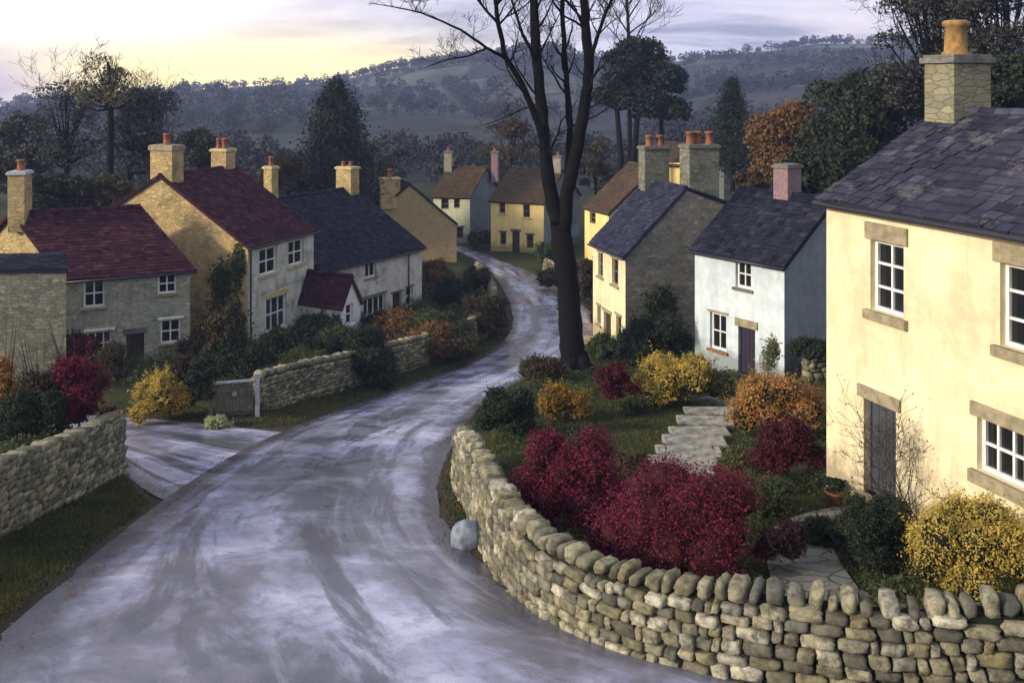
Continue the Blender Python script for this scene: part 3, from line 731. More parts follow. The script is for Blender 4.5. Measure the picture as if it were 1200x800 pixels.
# --- tall stone house with blue slate roof
h = House('tall_stone_house', 'tall house with cream front, brown stone gable and blue slate roof right of the tree', (4.5,54.5), (5.78,50.0), (3.3,1.5), (3.6,1.3), -8.6, -5.4, -14.0, z_back=-6.7,
          mats=['cream','rub_brown','rub_brown','rub_brown'], roof='slate_blue', over=.22)
for r in ((701,706.5,296,324), (717,724.5,303,334)): h.window('front', h.rect('front', *r), 1, 2, lintel='stone_dress', sill='stone_dress', frame_m='wood', lh=.12)
for r in ((722,728,370,398), (700,704,358,380)): h.window('front', h.rect('front', *r), 1, 2, lintel='stone_dress', sill='stone_dress', frame_m='wood', lh=.12)
h.door('front', h.rect('front', 707.5, 716, 366, 408), 'door_dark', lh=.16)
h.walls(); h.roof(); h.gutter()
rp = ridge_pt(h, .02); h.chimney((rp[0]+.4, rp[1]+.1), .9, 1.5, h.hr-1, h.hr+1.8, 'shed_stone', ((0, -.3), (0, .35)), ph=.6, pr=.2, cap='stone_dark')
c = h.c['RR'] 
h.chimney((c.x-.95, c.y+1.3), 1.2, 1.75, h.hr-2.4, h.hr+2.05, 'shed_stone', ((.1, -.6), (-.1, -.05), (.15, .5)), ph=.7, pr=.22, cap='stone_dark')
tall = h

# --- white house
h = House('white_house', 'small white rendered house with dark navy roof and purple door', (8.2,44.0), (11.1,40.0), (2.6,1.9), (2.6,1.9), -7.23, -4.85, -12.45,
          mats=['white','shadedrender','shadedrender','shadedrender'], roof='slate_navy', over=.25)
h.window('front', h.rect('front', 862, 880, 303, 338), 2, 2, lintel=None, sill='stone_dark', bar=.05)
h.window('front', h.rect('front', 832, 851, 367, 410), 2, 2, lintel='stone_dress', sill='terracotta', lh=.1, bar=.05)
h.door('front', h.rect('front', 865, 885, 384, 446), 'door_purple', lintel='stone_dress', lh=.34)
h.walls(); h.roof(); h.gutter()
rp = ridge_pt(h, .5); h.chimney((rp[0], rp[1]+.1), .8, .95, h.hr-.7, h.hr+1.15, 'pink_brick', (), cap='stone_dark'); white_h = h

# ------------------------------------------------------------------ dry stone walls
def stone_template(k, rd=(.55,.62)):
    """rounded cube with k cells per side"""
    pts = {}; faces = []
    def vid(p):
        key = tuple(np.round(p, 5)); return pts.setdefault(key, len(pts))
    g = np.linspace(-1, 1, k+1)
    for ax in range(3):
        for sgn in (-1, 1):
            for i in range(k):
                for j in range(k):
                    q = []
                    for (a, b) in ((i,j),(i+1,j),(i+1,j+1),(i,j+1)):
                        p = [0,0,0]; p[ax] = sgn; p[(ax+1)%3] = g[a]; p[(ax+2)%3] = g[b]; q.append(vid(p))
                    faces.append(q if sgn > 0 else q[::-1])
    V = np.array(list(pts.keys())); 
    sph = V/np.linalg.norm(V, axis=1, keepdims=True)
    V = V*rd[0] + sph*rd[1]
    return V/np.abs(V).max(), np.array(faces)
ST = {2: stone_template(2), 3: stone_template(3), 4: stone_template(4, (.68,.44)), 5: stone_template(4, (.46,.66)), 30: stone_template(3, (.85,.25)), 20: stone_template(2, (.85,.22))}

def stone_wall(name, label, path, h0, h1, thick=.42, ss=(.30, .15), k=3, mat='wallstone', coping=(.24, .30), group=None, both=True, n=None, gap=.0, lean=.0):
    p = np.array(path, float); dd = np.r_[0, np.cumsum(np.hypot(*np.diff(p, axis=0).T))]; L = dd[-1]
    at = lambda s_: np.array([np.interp(s_, dd, p[:,0]), np.interp(s_, dd, p[:,1])])
    def fr(s_):
        a, b = at(max(0, s_-.25)), at(min(L, s_+.25)); t = b-a; t /= np.hypot(*t)+1e-9; return at(s_), t, np.array([t[1], -t[0]])
    H = lambda s_: h0+(h1-h0)*s_/L
    root = empty(name, (*at(L/2), gz(*at(L/2)))); tag(root, label, 'stone wall', group or 'dry stone walls')
    org = np.array(root.location)
    TV, TF = ST[k]
    def stones(items):
        Vs = []; Fs = []
        for i, (c, t, nn_, z, sx, sy, sz, tilt) in enumerate(items):
            v = TV*np.array([sx, sy, sz])/2
            v = v*(1+rng.uniform(-.09, .09, (len(v), 1)))
            sk = rng.uniform(-.25, .25); v[:,0] += v[:,2]*(tilt+sk); v[:,2] *= 1+v[:,0]/max(sx, .01)*rng.uniform(-.35, .35)
            w = np.empty_like(v); w[:,0] = c[0]+t[0]*v[:,0]+nn_[0]*v[:,1]; w[:,1] = c[1]+t[1]*v[:,0]+nn_[1]*v[:,1]; w[:,2] = z+v[:,2]
            Fs.append(TF+len(TV)*i); Vs.append(w-org)
        return np.vstack(Vs), np.vstack(Fs)
    items = []
    for sgn in ((1, -1) if both else (1,)):
        row_z = -.15; maxh = max(h0, h1)
        while row_z < maxh-.04:
            rh = ss[1]*random.uniform(.75, 1.35)*(1.25 if row_z < .25 else 1); s_ = -random.uniform(0, .2)
            while s_ < L:
                w = ss[0]*random.uniform(.35, 1.7); m = min(max(s_+w/2, 0), L); s_ += w
                if row_z+rh*.5 > H(m): continue
                c, t, nn_ = fr(m); bat = (1-row_z/maxh)*.07
                off = thick/2-.09+bat+random.uniform(-.03, .03)
                cc = c+nn_*sgn*off; z = gz(*c)+row_z+rh/2+random.uniform(-.02,.02)
                items.append((cc, t, nn_*sgn, z, w*.98, .26, rh*random.uniform(.86, 1.06), 0))
            row_z += rh
    # end faces
    for s_ in (0.0, L):
        c, t, nn_ = fr(s_); z = 0
        while z < H(s_)-.05:
            rh = ss[1]*random.uniform(.9, 1.4)
            items.append((c, t, nn_, gz(*c)+z+rh/2, .3, thick+.06, rh*1.05, 0)); z += rh
    V, Fc = stones(items); mesh_np('stonework', V, Fc, M[mat], root, smooth=True)
    items = []; s_ = 0.0
    while s_ < L:
        w = coping[0]*random.uniform(.6, 1.35); m = min(s_+w/2, L); c, t, nn_ = fr(m); hh = coping[1]*random.uniform(.7, 1.25)
        items.append((c, t, nn_, gz(*c)+H(m)+hh*.42, w*.98, thick*random.uniform(.85, 1.12), hh, random.uniform(-.12, .12)+lean)); s_ += w+gap*random.random()
    if k == 4: TV, TF = ST[5]
    V, Fc = stones(items); mesh_np('coping', V, Fc, M[mat], root, smooth=True)
    # dark packed core
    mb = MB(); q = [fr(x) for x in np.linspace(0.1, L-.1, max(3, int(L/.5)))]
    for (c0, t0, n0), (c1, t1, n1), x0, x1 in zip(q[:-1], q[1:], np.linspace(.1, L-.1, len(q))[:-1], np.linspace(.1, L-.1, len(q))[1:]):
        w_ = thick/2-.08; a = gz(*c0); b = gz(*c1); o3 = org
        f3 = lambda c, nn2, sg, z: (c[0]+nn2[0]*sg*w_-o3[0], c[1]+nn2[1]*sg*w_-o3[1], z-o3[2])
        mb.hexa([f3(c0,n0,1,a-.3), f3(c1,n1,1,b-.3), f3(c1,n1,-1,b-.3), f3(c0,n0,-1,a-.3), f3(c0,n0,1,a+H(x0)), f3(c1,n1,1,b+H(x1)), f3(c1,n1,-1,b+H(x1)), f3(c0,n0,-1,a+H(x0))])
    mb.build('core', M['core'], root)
    return root

M['wallstone'] = m_island('drystone', [(.13,.125,.095), (.36,.33,.21), (.10,.103,.092), (.44,.40,.27), (.23,.225,.19), (.66,.62,.48), (.30,.26,.14), (.16,.165,.15)], .92, .15, .85, 7, bump=.9, lichen=(.12,.125,.05), bd=.03)
M['wallstone_dim'] = m_island('mossy_drystone', [(.13,.125,.085), (.27,.25,.16), (.10,.10,.08), (.32,.30,.21), (.42,.38,.24), (.18,.17,.12)], .92, .15, .7, 6, bump=.9, lichen=(.10,.11,.04), bd=.03)

def top_solve(px, ty, h):
    lo, hi = 8.0, 60.0
    for _ in range(50):
        m = (lo+hi)/2
        if 100+F*(-(float(R(m))+.06+h))/m > ty: lo = m
        else: hi = m
    Y = (lo+hi)/2; return ((px-600)/F*Y, Y)
tops = [(543,500),(553,508),(566,522),(577,543),(594,566),(622,592),(658,615),(705,635),(765,652),(835,665),(905,676),(985,686),(1065,694),(1145,701),(1240,709)]
hs = np.interp(range(len(tops)), [0, 4, 8, 14], [1.25, 1.35, 1.15, .95])
wpath = [top_solve(px, ty, hh+.28) for (px, ty), hh in zip(tops, hs)]
wpath = smooth_path(wpath, 60)
stone_wall('garden_wall', 'curving dry stone wall with upright coping round the right garden', wpath, 1.3, .92, .46, (.275, .15), 4, 'wallstone', (.225, .25), lean=.05, gap=.09)
lpath = smooth_path([gp(*p) for p in [(-90,678),(0,632),(60,599),(110,570),(134,556)]], 30)
stone_wall('verge_wall', 'pale dry stone wall above the grass verge at lower left', lpath, 1.25, 1.5, .42, (.27, .115), 30, 'wallstone_dim', (.3, .13))
mp = smooth_path([gp(*p) for p in [(302,488),(340,478),(400,460),(460,441),(520,421),(558,404),(580,388),(582,366),(574,345),(560,328)]], 70)
stone_wall('hedge_wall', 'mossy dry stone wall under the hedges along the left of the lane', mp, 1.25, 1.15, .4, (.28, .14), 20, 'wallstone_dim', (.26, .2))
bp = smooth_path([(11.9,39.6),(13.3,39.9),(15,40.6)], 12)
stone_wall('yard_wall', 'low dark stone wall beside the white house gable', bp, 1.1, 1.1, .4, (.34, .19), 2, 'wallstone_dim', (.3, .16))
fp = smooth_path([gp(*p) for p in [(722,380),(700,352),(668,332),(640,318)]], 20)
stone_wall('bend_wall', 'low roadside stone wall on the outside of the far bend', fp, .7, .7, .4, (.4, .2), 2, 'wallstone_dim', (.35, .18))

# boulder
TV, TF = stone_template(8, (.12, .9)); v = TV*np.array([.34,.30,.34]); v = v*(1+.12*np.array([noise.noise(Vector(p)*2.2) for p in TV])[:,None]+.05*np.array([noise.noise(Vector(p)*6) for p in TV])[:,None])
bx, by = gp(548, 640); b_ = mesh_np('boulder', v, TF, m_plain('blue_grey_stone', (.20,.23,.29), .8, .35, 6, .3, .6), smooth=True); b_.location = (bx, by, gz(bx, by)+.2)
tag(b_, 'blue grey boulder on the verge against the garden wall end', 'boulder')

# ------------------------------------------------------------------ foliage
def leaves(C, Nrm, size, asp=.6, jit=.9):
    n = len(C)
    d = Nrm + rng.normal(0, jit, (n, 3)); d /= np.linalg.norm(d, axis=1, keepdims=True)
    r = rng.normal(0, 1, (n, 3)); a = np.cross(d, r); a /= np.linalg.norm(a, axis=1, keepdims=True); b = np.cross(d, a)
    sz = size*rng.uniform(.55, 1.35, (n, 1))
    V = np.stack([C-a*sz, C-b*sz*asp+d*sz*.12, C+a*sz, C+b*sz*asp+d*sz*.12], 1).reshape(-1, 3)
    return V, np.arange(n*4).reshape(n, 4)

def lumps(rx, ry, hh, k, seed, low=.15):
    r = np.random.default_rng(seed); out = []
    for i in range(k):
        a = r.uniform(0, 2*math.pi); z = r.uniform(low, 1)**.8; rad = math.sqrt(max(0, 1-(z*.85)**2))*r.uniform(.45, .78)
        out.append((math.cos(a)*rad*rx, math.sin(a)*rad*ry, z*hh*.72, r.uniform(.18, .46)*min(rx, ry, hh*.9)))
    out.append((0, 0, hh*.42, .55*min(rx, ry, hh)))
    return np.array(out)

def cloud(L, n, size, seed, squash=.9, dens=None):
    r = np.random.default_rng(seed); w = L[:,3]**2; w = w/w.sum()
    i = r.choice(len(L), n, p=w); d = r.normal(0, 1, (n, 3)); d /= np.linalg.norm(d, axis=1, keepdims=True)
    d[:,2] = np.where(d[:,2] < -.45, -d[:,2], d[:,2])
    f = r.normal(1.0, .10, (n, 1)); f = np.where(r.random((n,1)) < .25, f*r.uniform(.6, 1, (n,1)), f)
    # ragged clumps
    nz = np.sin(d[:,0:1]*7+i[:,None]*1.7)*np.sin(d[:,1:2]*6+i[:,None])*np.sin(d[:,2:3]*7+2*i[:,None]); f = f*(1+.32*nz)
    C = L[i,:3]+d*L[i,3:4]*f*np.array([1,1,squash])
    return C, d

def core_mesh(L, scale=.8):
    Vs, Fs = [], []; TV, TF = ST[3]; 
    for j, (x, y, z, r_) in enumerate(L):
        v = TV/np.linalg.norm(TV, axis=1, keepdims=True)*r_*scale; v = v*(1+rng.uniform(-.12,.12,(len(v),1))); Vs.append(v+np.array([x,y,z])); Fs.append(TF+len(TV)*j)
    return np.vstack(Vs), np.vstack(Fs)

nb = [0]
def bush_world(name, label, x, y, rx, ry, hh, kind, size, n, cat='shrub', group=None, up=0.0, k=16, twigs=0):
    nb[0] += 1; seed = nb[0]*13+5
    L = lumps(rx, ry, hh, k, seed); C, d = cloud(L, n, size, seed)
    C[:,2] = np.maximum(C[:,2], -.1)
    r = np.random.default_rng(seed+1); m = int(60+n*.006); j = r.integers(0, len(C), m); kk = 12
    dirs = d[j]+np.array([0,0,.5])+r.normal(0, .35, (m, 3)); dirs /= np.linalg.norm(dirs, axis=1, keepdims=True); ln_ = r.uniform(.10, .34, (m, 1, 1))*min(hh, 1.6)*.8
    S_ = (C[j][:,None,:]+dirs[:,None,:]*np.linspace(0, 1, kk)[None,:,None]*ln_+r.normal(0, size*.7, (m, kk, 3))).reshape(-1, 3)
    C = np.vstack([C, S_]); d = np.vstack([d, np.repeat(dirs, kk, 0)])
    V, Q = leaves(C, d, size)
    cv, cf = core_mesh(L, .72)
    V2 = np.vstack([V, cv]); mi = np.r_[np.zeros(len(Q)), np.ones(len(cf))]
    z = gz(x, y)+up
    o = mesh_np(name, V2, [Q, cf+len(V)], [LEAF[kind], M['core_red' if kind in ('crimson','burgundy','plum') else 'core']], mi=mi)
    o.location = (x, y, z); tag(o, label, cat, group or 'shrubs in the gardens and hedges')
    if twigs:
        mb = MB()
        for _ in range(twigs):
            a = random.uniform(0, 6.28); b0 = Vector((math.cos(a)*rx*.3, math.sin(a)*ry*.3, hh*.3)); e = Vector((math.cos(a)*rx*random.uniform(.7,1.05), math.sin(a)*ry*random.uniform(.7,1.05), hh*random.uniform(.8,1.25)))
            mb.tube([b0, b0.lerp(e,.5)+Vector((0,0,.08*hh)), e], [.015,.01,.004], 4)
        mb.build('twigs', M['bark_brown'], o)
    return o
def bush(name, label, px, py, w, hpx, kind, up=None, side='R', leaf_px=2.6, dens=1.0, cat='shrub', group=None, depth=.85, Y=None, k=16, twigs=0, lift=0.0):
    r_ = raiseR if side == 'R' else raiseL
    if Y is None:
        Y = Yof(py, .3)
        for _ in range(6): Y = Yof(py, .06+float(r_(Y)))
    if side == 'L' and Y < 29: Y = min(Y, 26.4); up_ = 0
    s_ = F/Y; x = (px-600)/F*Y
    rx = w/2/s_; hh = hpx/s_; size = max(.022, leaf_px/s_*.5)
    if Y is not None and False: pass
    ry = max(rx*depth, .4) if rx < 2 else rx*depth*.8
    area = 3.4*(rx*ry+ (rx+ry)*hh); n = int(min(26000, area/(size*size*1.0)*1.7*dens))
    return bush_world(name, label, x, Y, rx*1.1, ry, hh*1.02, kind, size, n, cat, group, up=lift, k=k, twigs=twigs)

# right garden
bush('shrub', 'dark green rounded shrub at the far end of the garden wall', 593, 514, 78, 66, 'dark')
bush('shrub', 'small ochre shrub at the foot of the big bare tree', 656, 494, 68, 54, 'ochre')
bush('shrub', 'small dark burgundy shrub just right of the bare tree trunk', 718, 478, 58, 58, 'burgundy')
bush('shrub', 'wide golden shrub in front of the white house', 792, 474, 112, 58, 'golden', k=22)
bush('shrub', 'olive green shrub below the white house door', 846, 476, 48, 46, 'olive')
bush('shrub', 'orange leaved shrub left of the cream house corner', 908, 512, 118, 80, 'orange', k=22)
bush('shrub', 'deep burgundy shrub against the cream house corner', 925, 564, 92, 84, 'burgundy')
bush('shrub', 'big crimson shrub leaning over the bend of the garden wall', 668, 612, 144, 122, 'crimson', k=26, leaf_px=3.0)
bush('shrub', 'broad crimson shrub in the middle of the garden wall', 800, 664, 232, 118, 'crimson', k=34, leaf_px=3.2)
bush('shrub', 'dark plum shrub between the crimson shrub and the paving', 916, 672, 62, 78, 'plum', leaf_px=3)
bush('shrub', 'dark green shrub below the cream house door', 1030, 664, 118, 92, 'dark', leaf_px=3, k=22)
bush('shrub', 'low dark shrub under the potted plant', 968, 640, 54, 34, 'dark', leaf_px=2.6)
bush('shrub', 'bright yellow shrub under the cream house window', 1142, 702, 152, 122, 'yellow', leaf_px=3.2, k=26)
bush('shrub', 'low dark olive shrub below the burgundy one by the cream house', 898, 602, 80, 42, 'green', leaf_px=2.6)
bush('shrub', 'dark green bush growing up the brown stone gable', 765, 430, 84, 72, 'dark')
bush('shrub', 'green shrub between the burgundy shrub and the tall house', 712, 425, 50, 34, 'green')
bush('shrub', 'brownish low shrub on the road side of the bare tree', 636, 448, 62, 28, 'brown')
bush('shrub', 'low green shrub left of the garden steps', 742, 486, 40, 20, 'green')
bush('shrub', 'climbing green plant on the white house beside the purple door', 901, 438, 22, 46, 'green', depth=.5)
bush('shrub', 'dark spreading shrub on top of the yard wall', 950, 420, 52, 26, 'dark', Y=39.3, lift=1.0)
bush('shrub', 'small yellow green shrub beside the garden steps', 862, 552, 40, 26, 'olive')
bush('shrub', 'dark leafy shrub behind the crimson one near the steps', 742, 560, 60, 30, 'brown')

def ivy(house, face, blobs, kind, sz, n, name, label):
    fr = house.frame(face); r = np.random.default_rng(len(label)); Cs = []
    for px, py, w, h_ in blobs:
        a0, a1, b0, b1 = house.rect(face, px-w/2, px+w/2, py-h_/2, py+h_/2); k = int(n/len(blobs))
        u = r.normal(0, .42, k); v = r.normal(0, .42, k); u += .15*np.sin(v*9+px); v += .15*np.sin(u*8+py)
        p0 = np.array(fr(0, 0)); e = np.array(fr(1, 0))-p0; nn_ = np.array(fr(0, 0, 1))-p0
        a = (a0+a1)/2+u*abs(a1-a0)/2; z = (b0+b1)/2+v*abs(b1-b0)/2; d = r.uniform(.02, .32, k)*(1-.5*np.clip(u*u+v*v, 0, 1))
        Cs.append(p0+e*a[:,None]+nn_*d[:,None]+np.array([0,0,1])*z[:,None])
    C = np.vstack(Cs); V, Q = leaves(C, np.tile(nn_, (len(C), 1)), sz, .7, .8)
    o = mesh_np(name, V, Q, LEAF[kind]); o.location = house.root.location; o.rotation_euler = house.root.rotation_euler
    tag(o, label, 'climbing plant')
ivy(gable, 'left', [(270,375,44,90),(252,400,50,80),(262,330,26,50),(280,310,14,44),(236,420,40,50),(276,400,34,70)], 'green', .075, 9000, 'ivy', 'dark green ivy spreading over the lower right of the yellow stone gable')
ivy(tall, 'right', [(768,385,62,70),(750,400,44,50),(790,405,40,46),(772,355,36,40)], 'green', .07, 7000, 'ivy', 'dark green ivy on the brown stone gable of the tall house')
ivy(white_h, 'front', [(902,420,20,50),(908,408,14,30)], 'olive', .04, 1200, 'climber', 'thin green climber on the white front just right of the purple door')
# left side
bush('shrub', 'crimson shrub behind the lower left wall', 97, 540, 86, 132, 'crimson', side='L', twigs=14)
bush('shrub', 'orange shrub at the left edge behind the wall', 4, 545, 44, 116, 'orange', side='L', twigs=6)
bush('shrub', 'dark green undergrowth behind the lower left wall', 40, 560, 90, 70, 'dark', side='L')
bush('shrub', 'brown undergrowth between orange and crimson shrubs', 48, 540, 60, 100, 'brown', side='L', dens=.6, twigs=20)
bush('shrub', 'dark brush below the crimson shrub at the wall end', 112, 548, 52, 62, 'brown', side='L')
bush('shrub', 'round golden shrub in front of the grey stone cottage', 184, 488, 76, 62, 'golden', side='L')
bush('shrub', 'dark red brown shrub under the cottage window', 212, 482, 66, 88, 'plum', side='L', twigs=10)
bush('shrub', 'tall very dark shrub left of the wooden gate', 236, 490, 34, 104, 'dark', side='L')
bush('shrub', 'small pale flowering plant beneath the gate', 256, 495, 34, 15, 'pale', side='L')
bush('shrub', 'dark brown ivy covered bush against the yellow gable', 262, 448, 56, 120, 'brown', side='L')
bush('shrub', 'large dark evergreen below the lattice window of the gabled house', 320, 436, 66, 66, 'dark', side='L')
bush('shrub', 'dark shrub left of the white porch', 372, 408, 64, 40, 'dark', side='L')
bush('shrub', 'dark shrub right of the white porch', 440, 394, 46, 30, 'dark', side='L')
bush('shrub', 'light olive hedge on the wall behind the gate', 345, 446, 92, 34, 'olive', side='L')
bush('shrub', 'dark hedge bulging over the roadside wall', 424, 452, 104, 60, 'dark', side='L', Y=44.6)
bush('shrub', 'orange flowered hedge before the whitewashed cottage', 476, 404, 84, 38, 'rust', side='L')
bush('shrub', 'dark green hedge at the inside of the bend', 522, 408, 84, 46, 'green', side='L')
bush('shrub', 'brown hedge beside the road at the inside of the bend', 560, 392, 52, 62, 'brown', side='L')
bush('shrub', 'round nearly black bush beside the whitewashed cottage', 530, 366, 52, 46, 'pine', side='L')
bush('shrub', 'rusty brown bush in front of the tan gable', 508, 345, 50, 46, 'rust', side='L')
bush('shrub', 'brown bramble at the far end of the roadside wall', 560, 345, 40, 40, 'brown', side='L', dens=.7, twigs=12)
bush('shrub', 'dark brown hedge between the pale and yellow cottages', 563, 291, 34, 24, 'brown')
bush('shrub', 'green bush at the right corner of the yellow cottage', 638, 312, 32, 30, 'green')
bush('shrub', 'brown hedge outside the far bend left of the tree', 655, 335, 50, 34, 'brown')
bush('shrub', 'tall dark hedge behind the bare tree trunk', 680, 372, 48, 105, 'brown', Y=61)
bush('shrub', 'dark bush by the corner of the tall stone house', 704, 372, 26, 66, 'dark', Y=59)

bush('shrub', 'dark bush between the cottage window and the yellow gable', 238, 440, 60, 60, 'brown', side='L', Y=46.0)
bush('shrub', 'wide dark hedge above the wooden gate', 285, 456, 90, 60, 'dark', side='L', Y=42.5)
bush('shrub', 'dark green hedge in front of the white porch', 385, 430, 84, 44, 'green', side='L', Y=47.5)
bush('shrub', 'pale brown dry shrub by the lower left cottage window', 130, 462, 50, 46, 'brown', side='L', Y=43.0, twigs=10)
bush('shrub', 'dim burgundy shrub left of the cottage door', 92, 462, 70, 66, 'burgundy', side='L', Y=43.5)
bush('shrub', 'rust tinged low hedge on top of the roadside wall near the bend', 500, 424, 90, 36, 'rust', side='L', Y=50.5)
bush('shrub', 'dark hedge running between the porch and the roadside wall', 405, 424, 96, 36, 'dark', side='L', Y=48.5)
bush('shrub', 'mossy green shrub draped over the wall beside the gate', 350, 452, 60, 40, 'green', side='L', Y=41.5)
bush('shrub', 'dark brown thicket at the tight inside of the bend', 585, 384, 26, 60, 'brown', side='L', Y=58)
bush('shrub', 'dark overhanging hedge covering the middle of the roadside wall', 432, 456, 76, 56, 'dark', side='L', Y=43.6)
bush('shrub', 'brownish green hedge tumbling over the roadside wall before the bend', 536, 424, 50, 40, 'brown', side='L', Y=50.0)
bush('shrub', 'dark green shrub on the wall top just right of the gatepost', 318, 452, 44, 30, 'dark', side='L', Y=40.6)
# ------------------------------------------------------------------ trees
def grow(mb, p, d, L, r, depth, up=.25, spread=.7, tw=3, nseg=5, ends=None, minr=.006):
    pts = [p.copy()]; rad = [r]; cur = p.copy(); dd = d.normalized()
    for i in range(nseg):
        dd = (dd + Vector((random.gauss(0,.16), random.gauss(0,.16), random.gauss(0,.10)+up*.12))).normalized()
        cur = cur+dd*(L/nseg); pts.append(cur.copy()); rad.append(max(minr, r*(1-.78*(i+1)/nseg)))
    mb.tube(pts, rad, 6 if r > .06 else (4 if r > .02 else 3), cap=False)
    if ends is not None: ends.append(cur.copy())
    if depth <= 0: return
    n = tw + (1 if random.random() < .5 else 0)
    for i in range(n):
        f = random.uniform(.25, .98); k = f*nseg; a = int(min(k, nseg-1)); q = pts[a].lerp(pts[a+1], k-a)
        t = (pts[a+1]-pts[a]).normalized(); s_ = Vector((random.gauss(0,1), random.gauss(0,1), random.gauss(0,.7)+up)); s_ -= t*s_.dot(t)
        s_.normalize(); nd = (t*(1-spread*.5)+s_*spread).normalized()
        grow(mb, q, nd, L*random.uniform(.42, .72), rad[a]*random.uniform(.45,.65), depth-1, up, spread, tw, max(3, nseg-1), ends, minr)

# main bare tree, real stems with their own depth
tb = P(674, 470, 42.5); Yt = 42.5
root_xy = (tb.x, Yt); tz = gz(*root_xy)
tree = empty('bare_tree', (tb.x, Yt, tz)); tag(tree, 'tall leafless dark tree with forked trunk between the lane and the garden', 'tree')
rel = lambda px, py, dy=0.0: P(px, py, Yt+dy)-Vector((tb.x, Yt, tz))
mb = MB(); px2m = Yt/F*1.0
def stem(pts, ws, n=12):
    P_ = [rel(*p) for p in pts]; Rr = [w*(.82 if pts[0][1] > 300 else .70)*px2m/2 for w in ws]
    # refine with a little wander
    out, rr = [], []
    for i in range(len(P_)-1):
        for j in range(4):
            t = j/4; q = P_[i].lerp(P_[i+1], t)+Vector((random.uniform(-.03,.03), random.uniform(-.05,.05), 0)); out.append(q); rr.append((Rr[i]*(1-t)+Rr[i+1]*t)*random.uniform(.95,1.06))
    out.append(P_[-1]); rr.append(Rr[-1]); mb.tube(out, rr, n); return out, rr
base = rel(676, 100+F*(-tz+.3)/Yt)
trunk = stem([(678,486),(676,462),(672,430),(669,380),(664,320),(659,290),(656,262)], [64,44,37,34,31,31,29])
left = stem([(654,262,0),(645,225,0),(640,187,0),(635,130,.3),(630,75,.3),(625,0,.6),(620,-60,.8),(618,-120,1)], [26,24,21,20,18,15,11,5])
right = stem([(660,268,0),(665,225,-.2),(677,169,-.5),(687,110,-.8),(691,75,-1),(686,35,-1),(685,0,-1.2),(690,-60,-1.4),(684,-120,-1.6)], [26,22,20,18,17,16,14,10,4])
mid = stem([(666,215,.4),(668,150,.8),(664,100,1),(661,60,1.2),(659,0,1.5),(656,-70,1.8)], [13,12,10,9,8,4], 8)
fl = stem([(640,180,0),(629,139,-.4),(611,98,-.9),(592,67,-1.4),(584,30,-1.7),(580,0,-2),(572,-60,-2.4)], [13,12,11,9,8,7,3], 8)
b1 = stem([(592,68,-1.4),(570,56,-2),(540,35,-2.6),(494,15,-3.2),(460,8,-3.6),(434,4,-4)], [7,5,4,3,2,1], 5)
b2 = stem([(570,57,-2),(548,66,-2.3),(524,70,-2.6),(497,80,-3)], [4,3,2.4,1], 5)
b3 = stem([(636,120,.2),(612,128,0.6),(587,140,1.2),(556,150,1.8)], [4,3,2.2,1], 5)
b4 = stem([(668,150,.8),(690,140,2),(712,128,3),(735,110,4)], [4,3,2.2,1], 5)
b5 = stem([(630,75,.3),(612,40,-.6),(600,0,-1.2),(592,-50,-1.6)], [7,5,4,2], 5)
b6 = stem([(691,75,-1),(704,30,-2),(716,0,-2.6),(730,-50,-3)], [8,6,5,2], 5)
b7 = stem([(585,30,-1.7),(560,0,-2),(530,-30,-2.5)], [5,4,2], 5)
for a in np.linspace(0, 6.28, 8)[:-1]:
    a += random.uniform(-.3, .3); q = rel(676, 466); L_ = random.uniform(.9, 1.5); dx, dy = math.cos(a), math.sin(a)
    zf = lambda k: gz(tb.x+dx*k, Yt+dy*k)-tz
    mb.tube([(dx*.25, dy*.25, .75), (dx*.5, dy*.5, zf(.5)+.22), (dx*.9, dy*.9, zf(.9)+.04), (dx*L_, dy*L_, zf(L_)-.12)], [.34, .26, .15, .06], 8)
mb.build('trunk', M['bark_main'], tree, True)
mb = MB()
for (pts, rr), cnt, Lb, dep in ((left,12,2.8,3),(right,13,2.8,3),(mid,10,2.2,3),(fl,13,2.4,3),(b1,14,1.4,3),(b2,8,1.1,2),(b3,6,1.0,2),(b4,7,1.3,2),(b5,8,1.7,3),(b6,9,1.8,3),(b7,8,1.4,3)):
    for _ in range(cnt):
        i = random.randrange(len(pts)//4 if len(pts) > 15 else 2, len(pts)-1); p = pts[i]
        t = (pts[i+1]-pts[i]).normalized(); a = random.uniform(0, 6.28); s_ = Vector((math.cos(a), math.sin(a), .5))
        grow(mb, p, t*.5+s_*.8, Lb*random.uniform(.6, 1.2), min(rr[i]*.45, .06), dep, .5, .75, 3, 5, minr=.007)
mb.build('branches', M['bark'], tree, True)

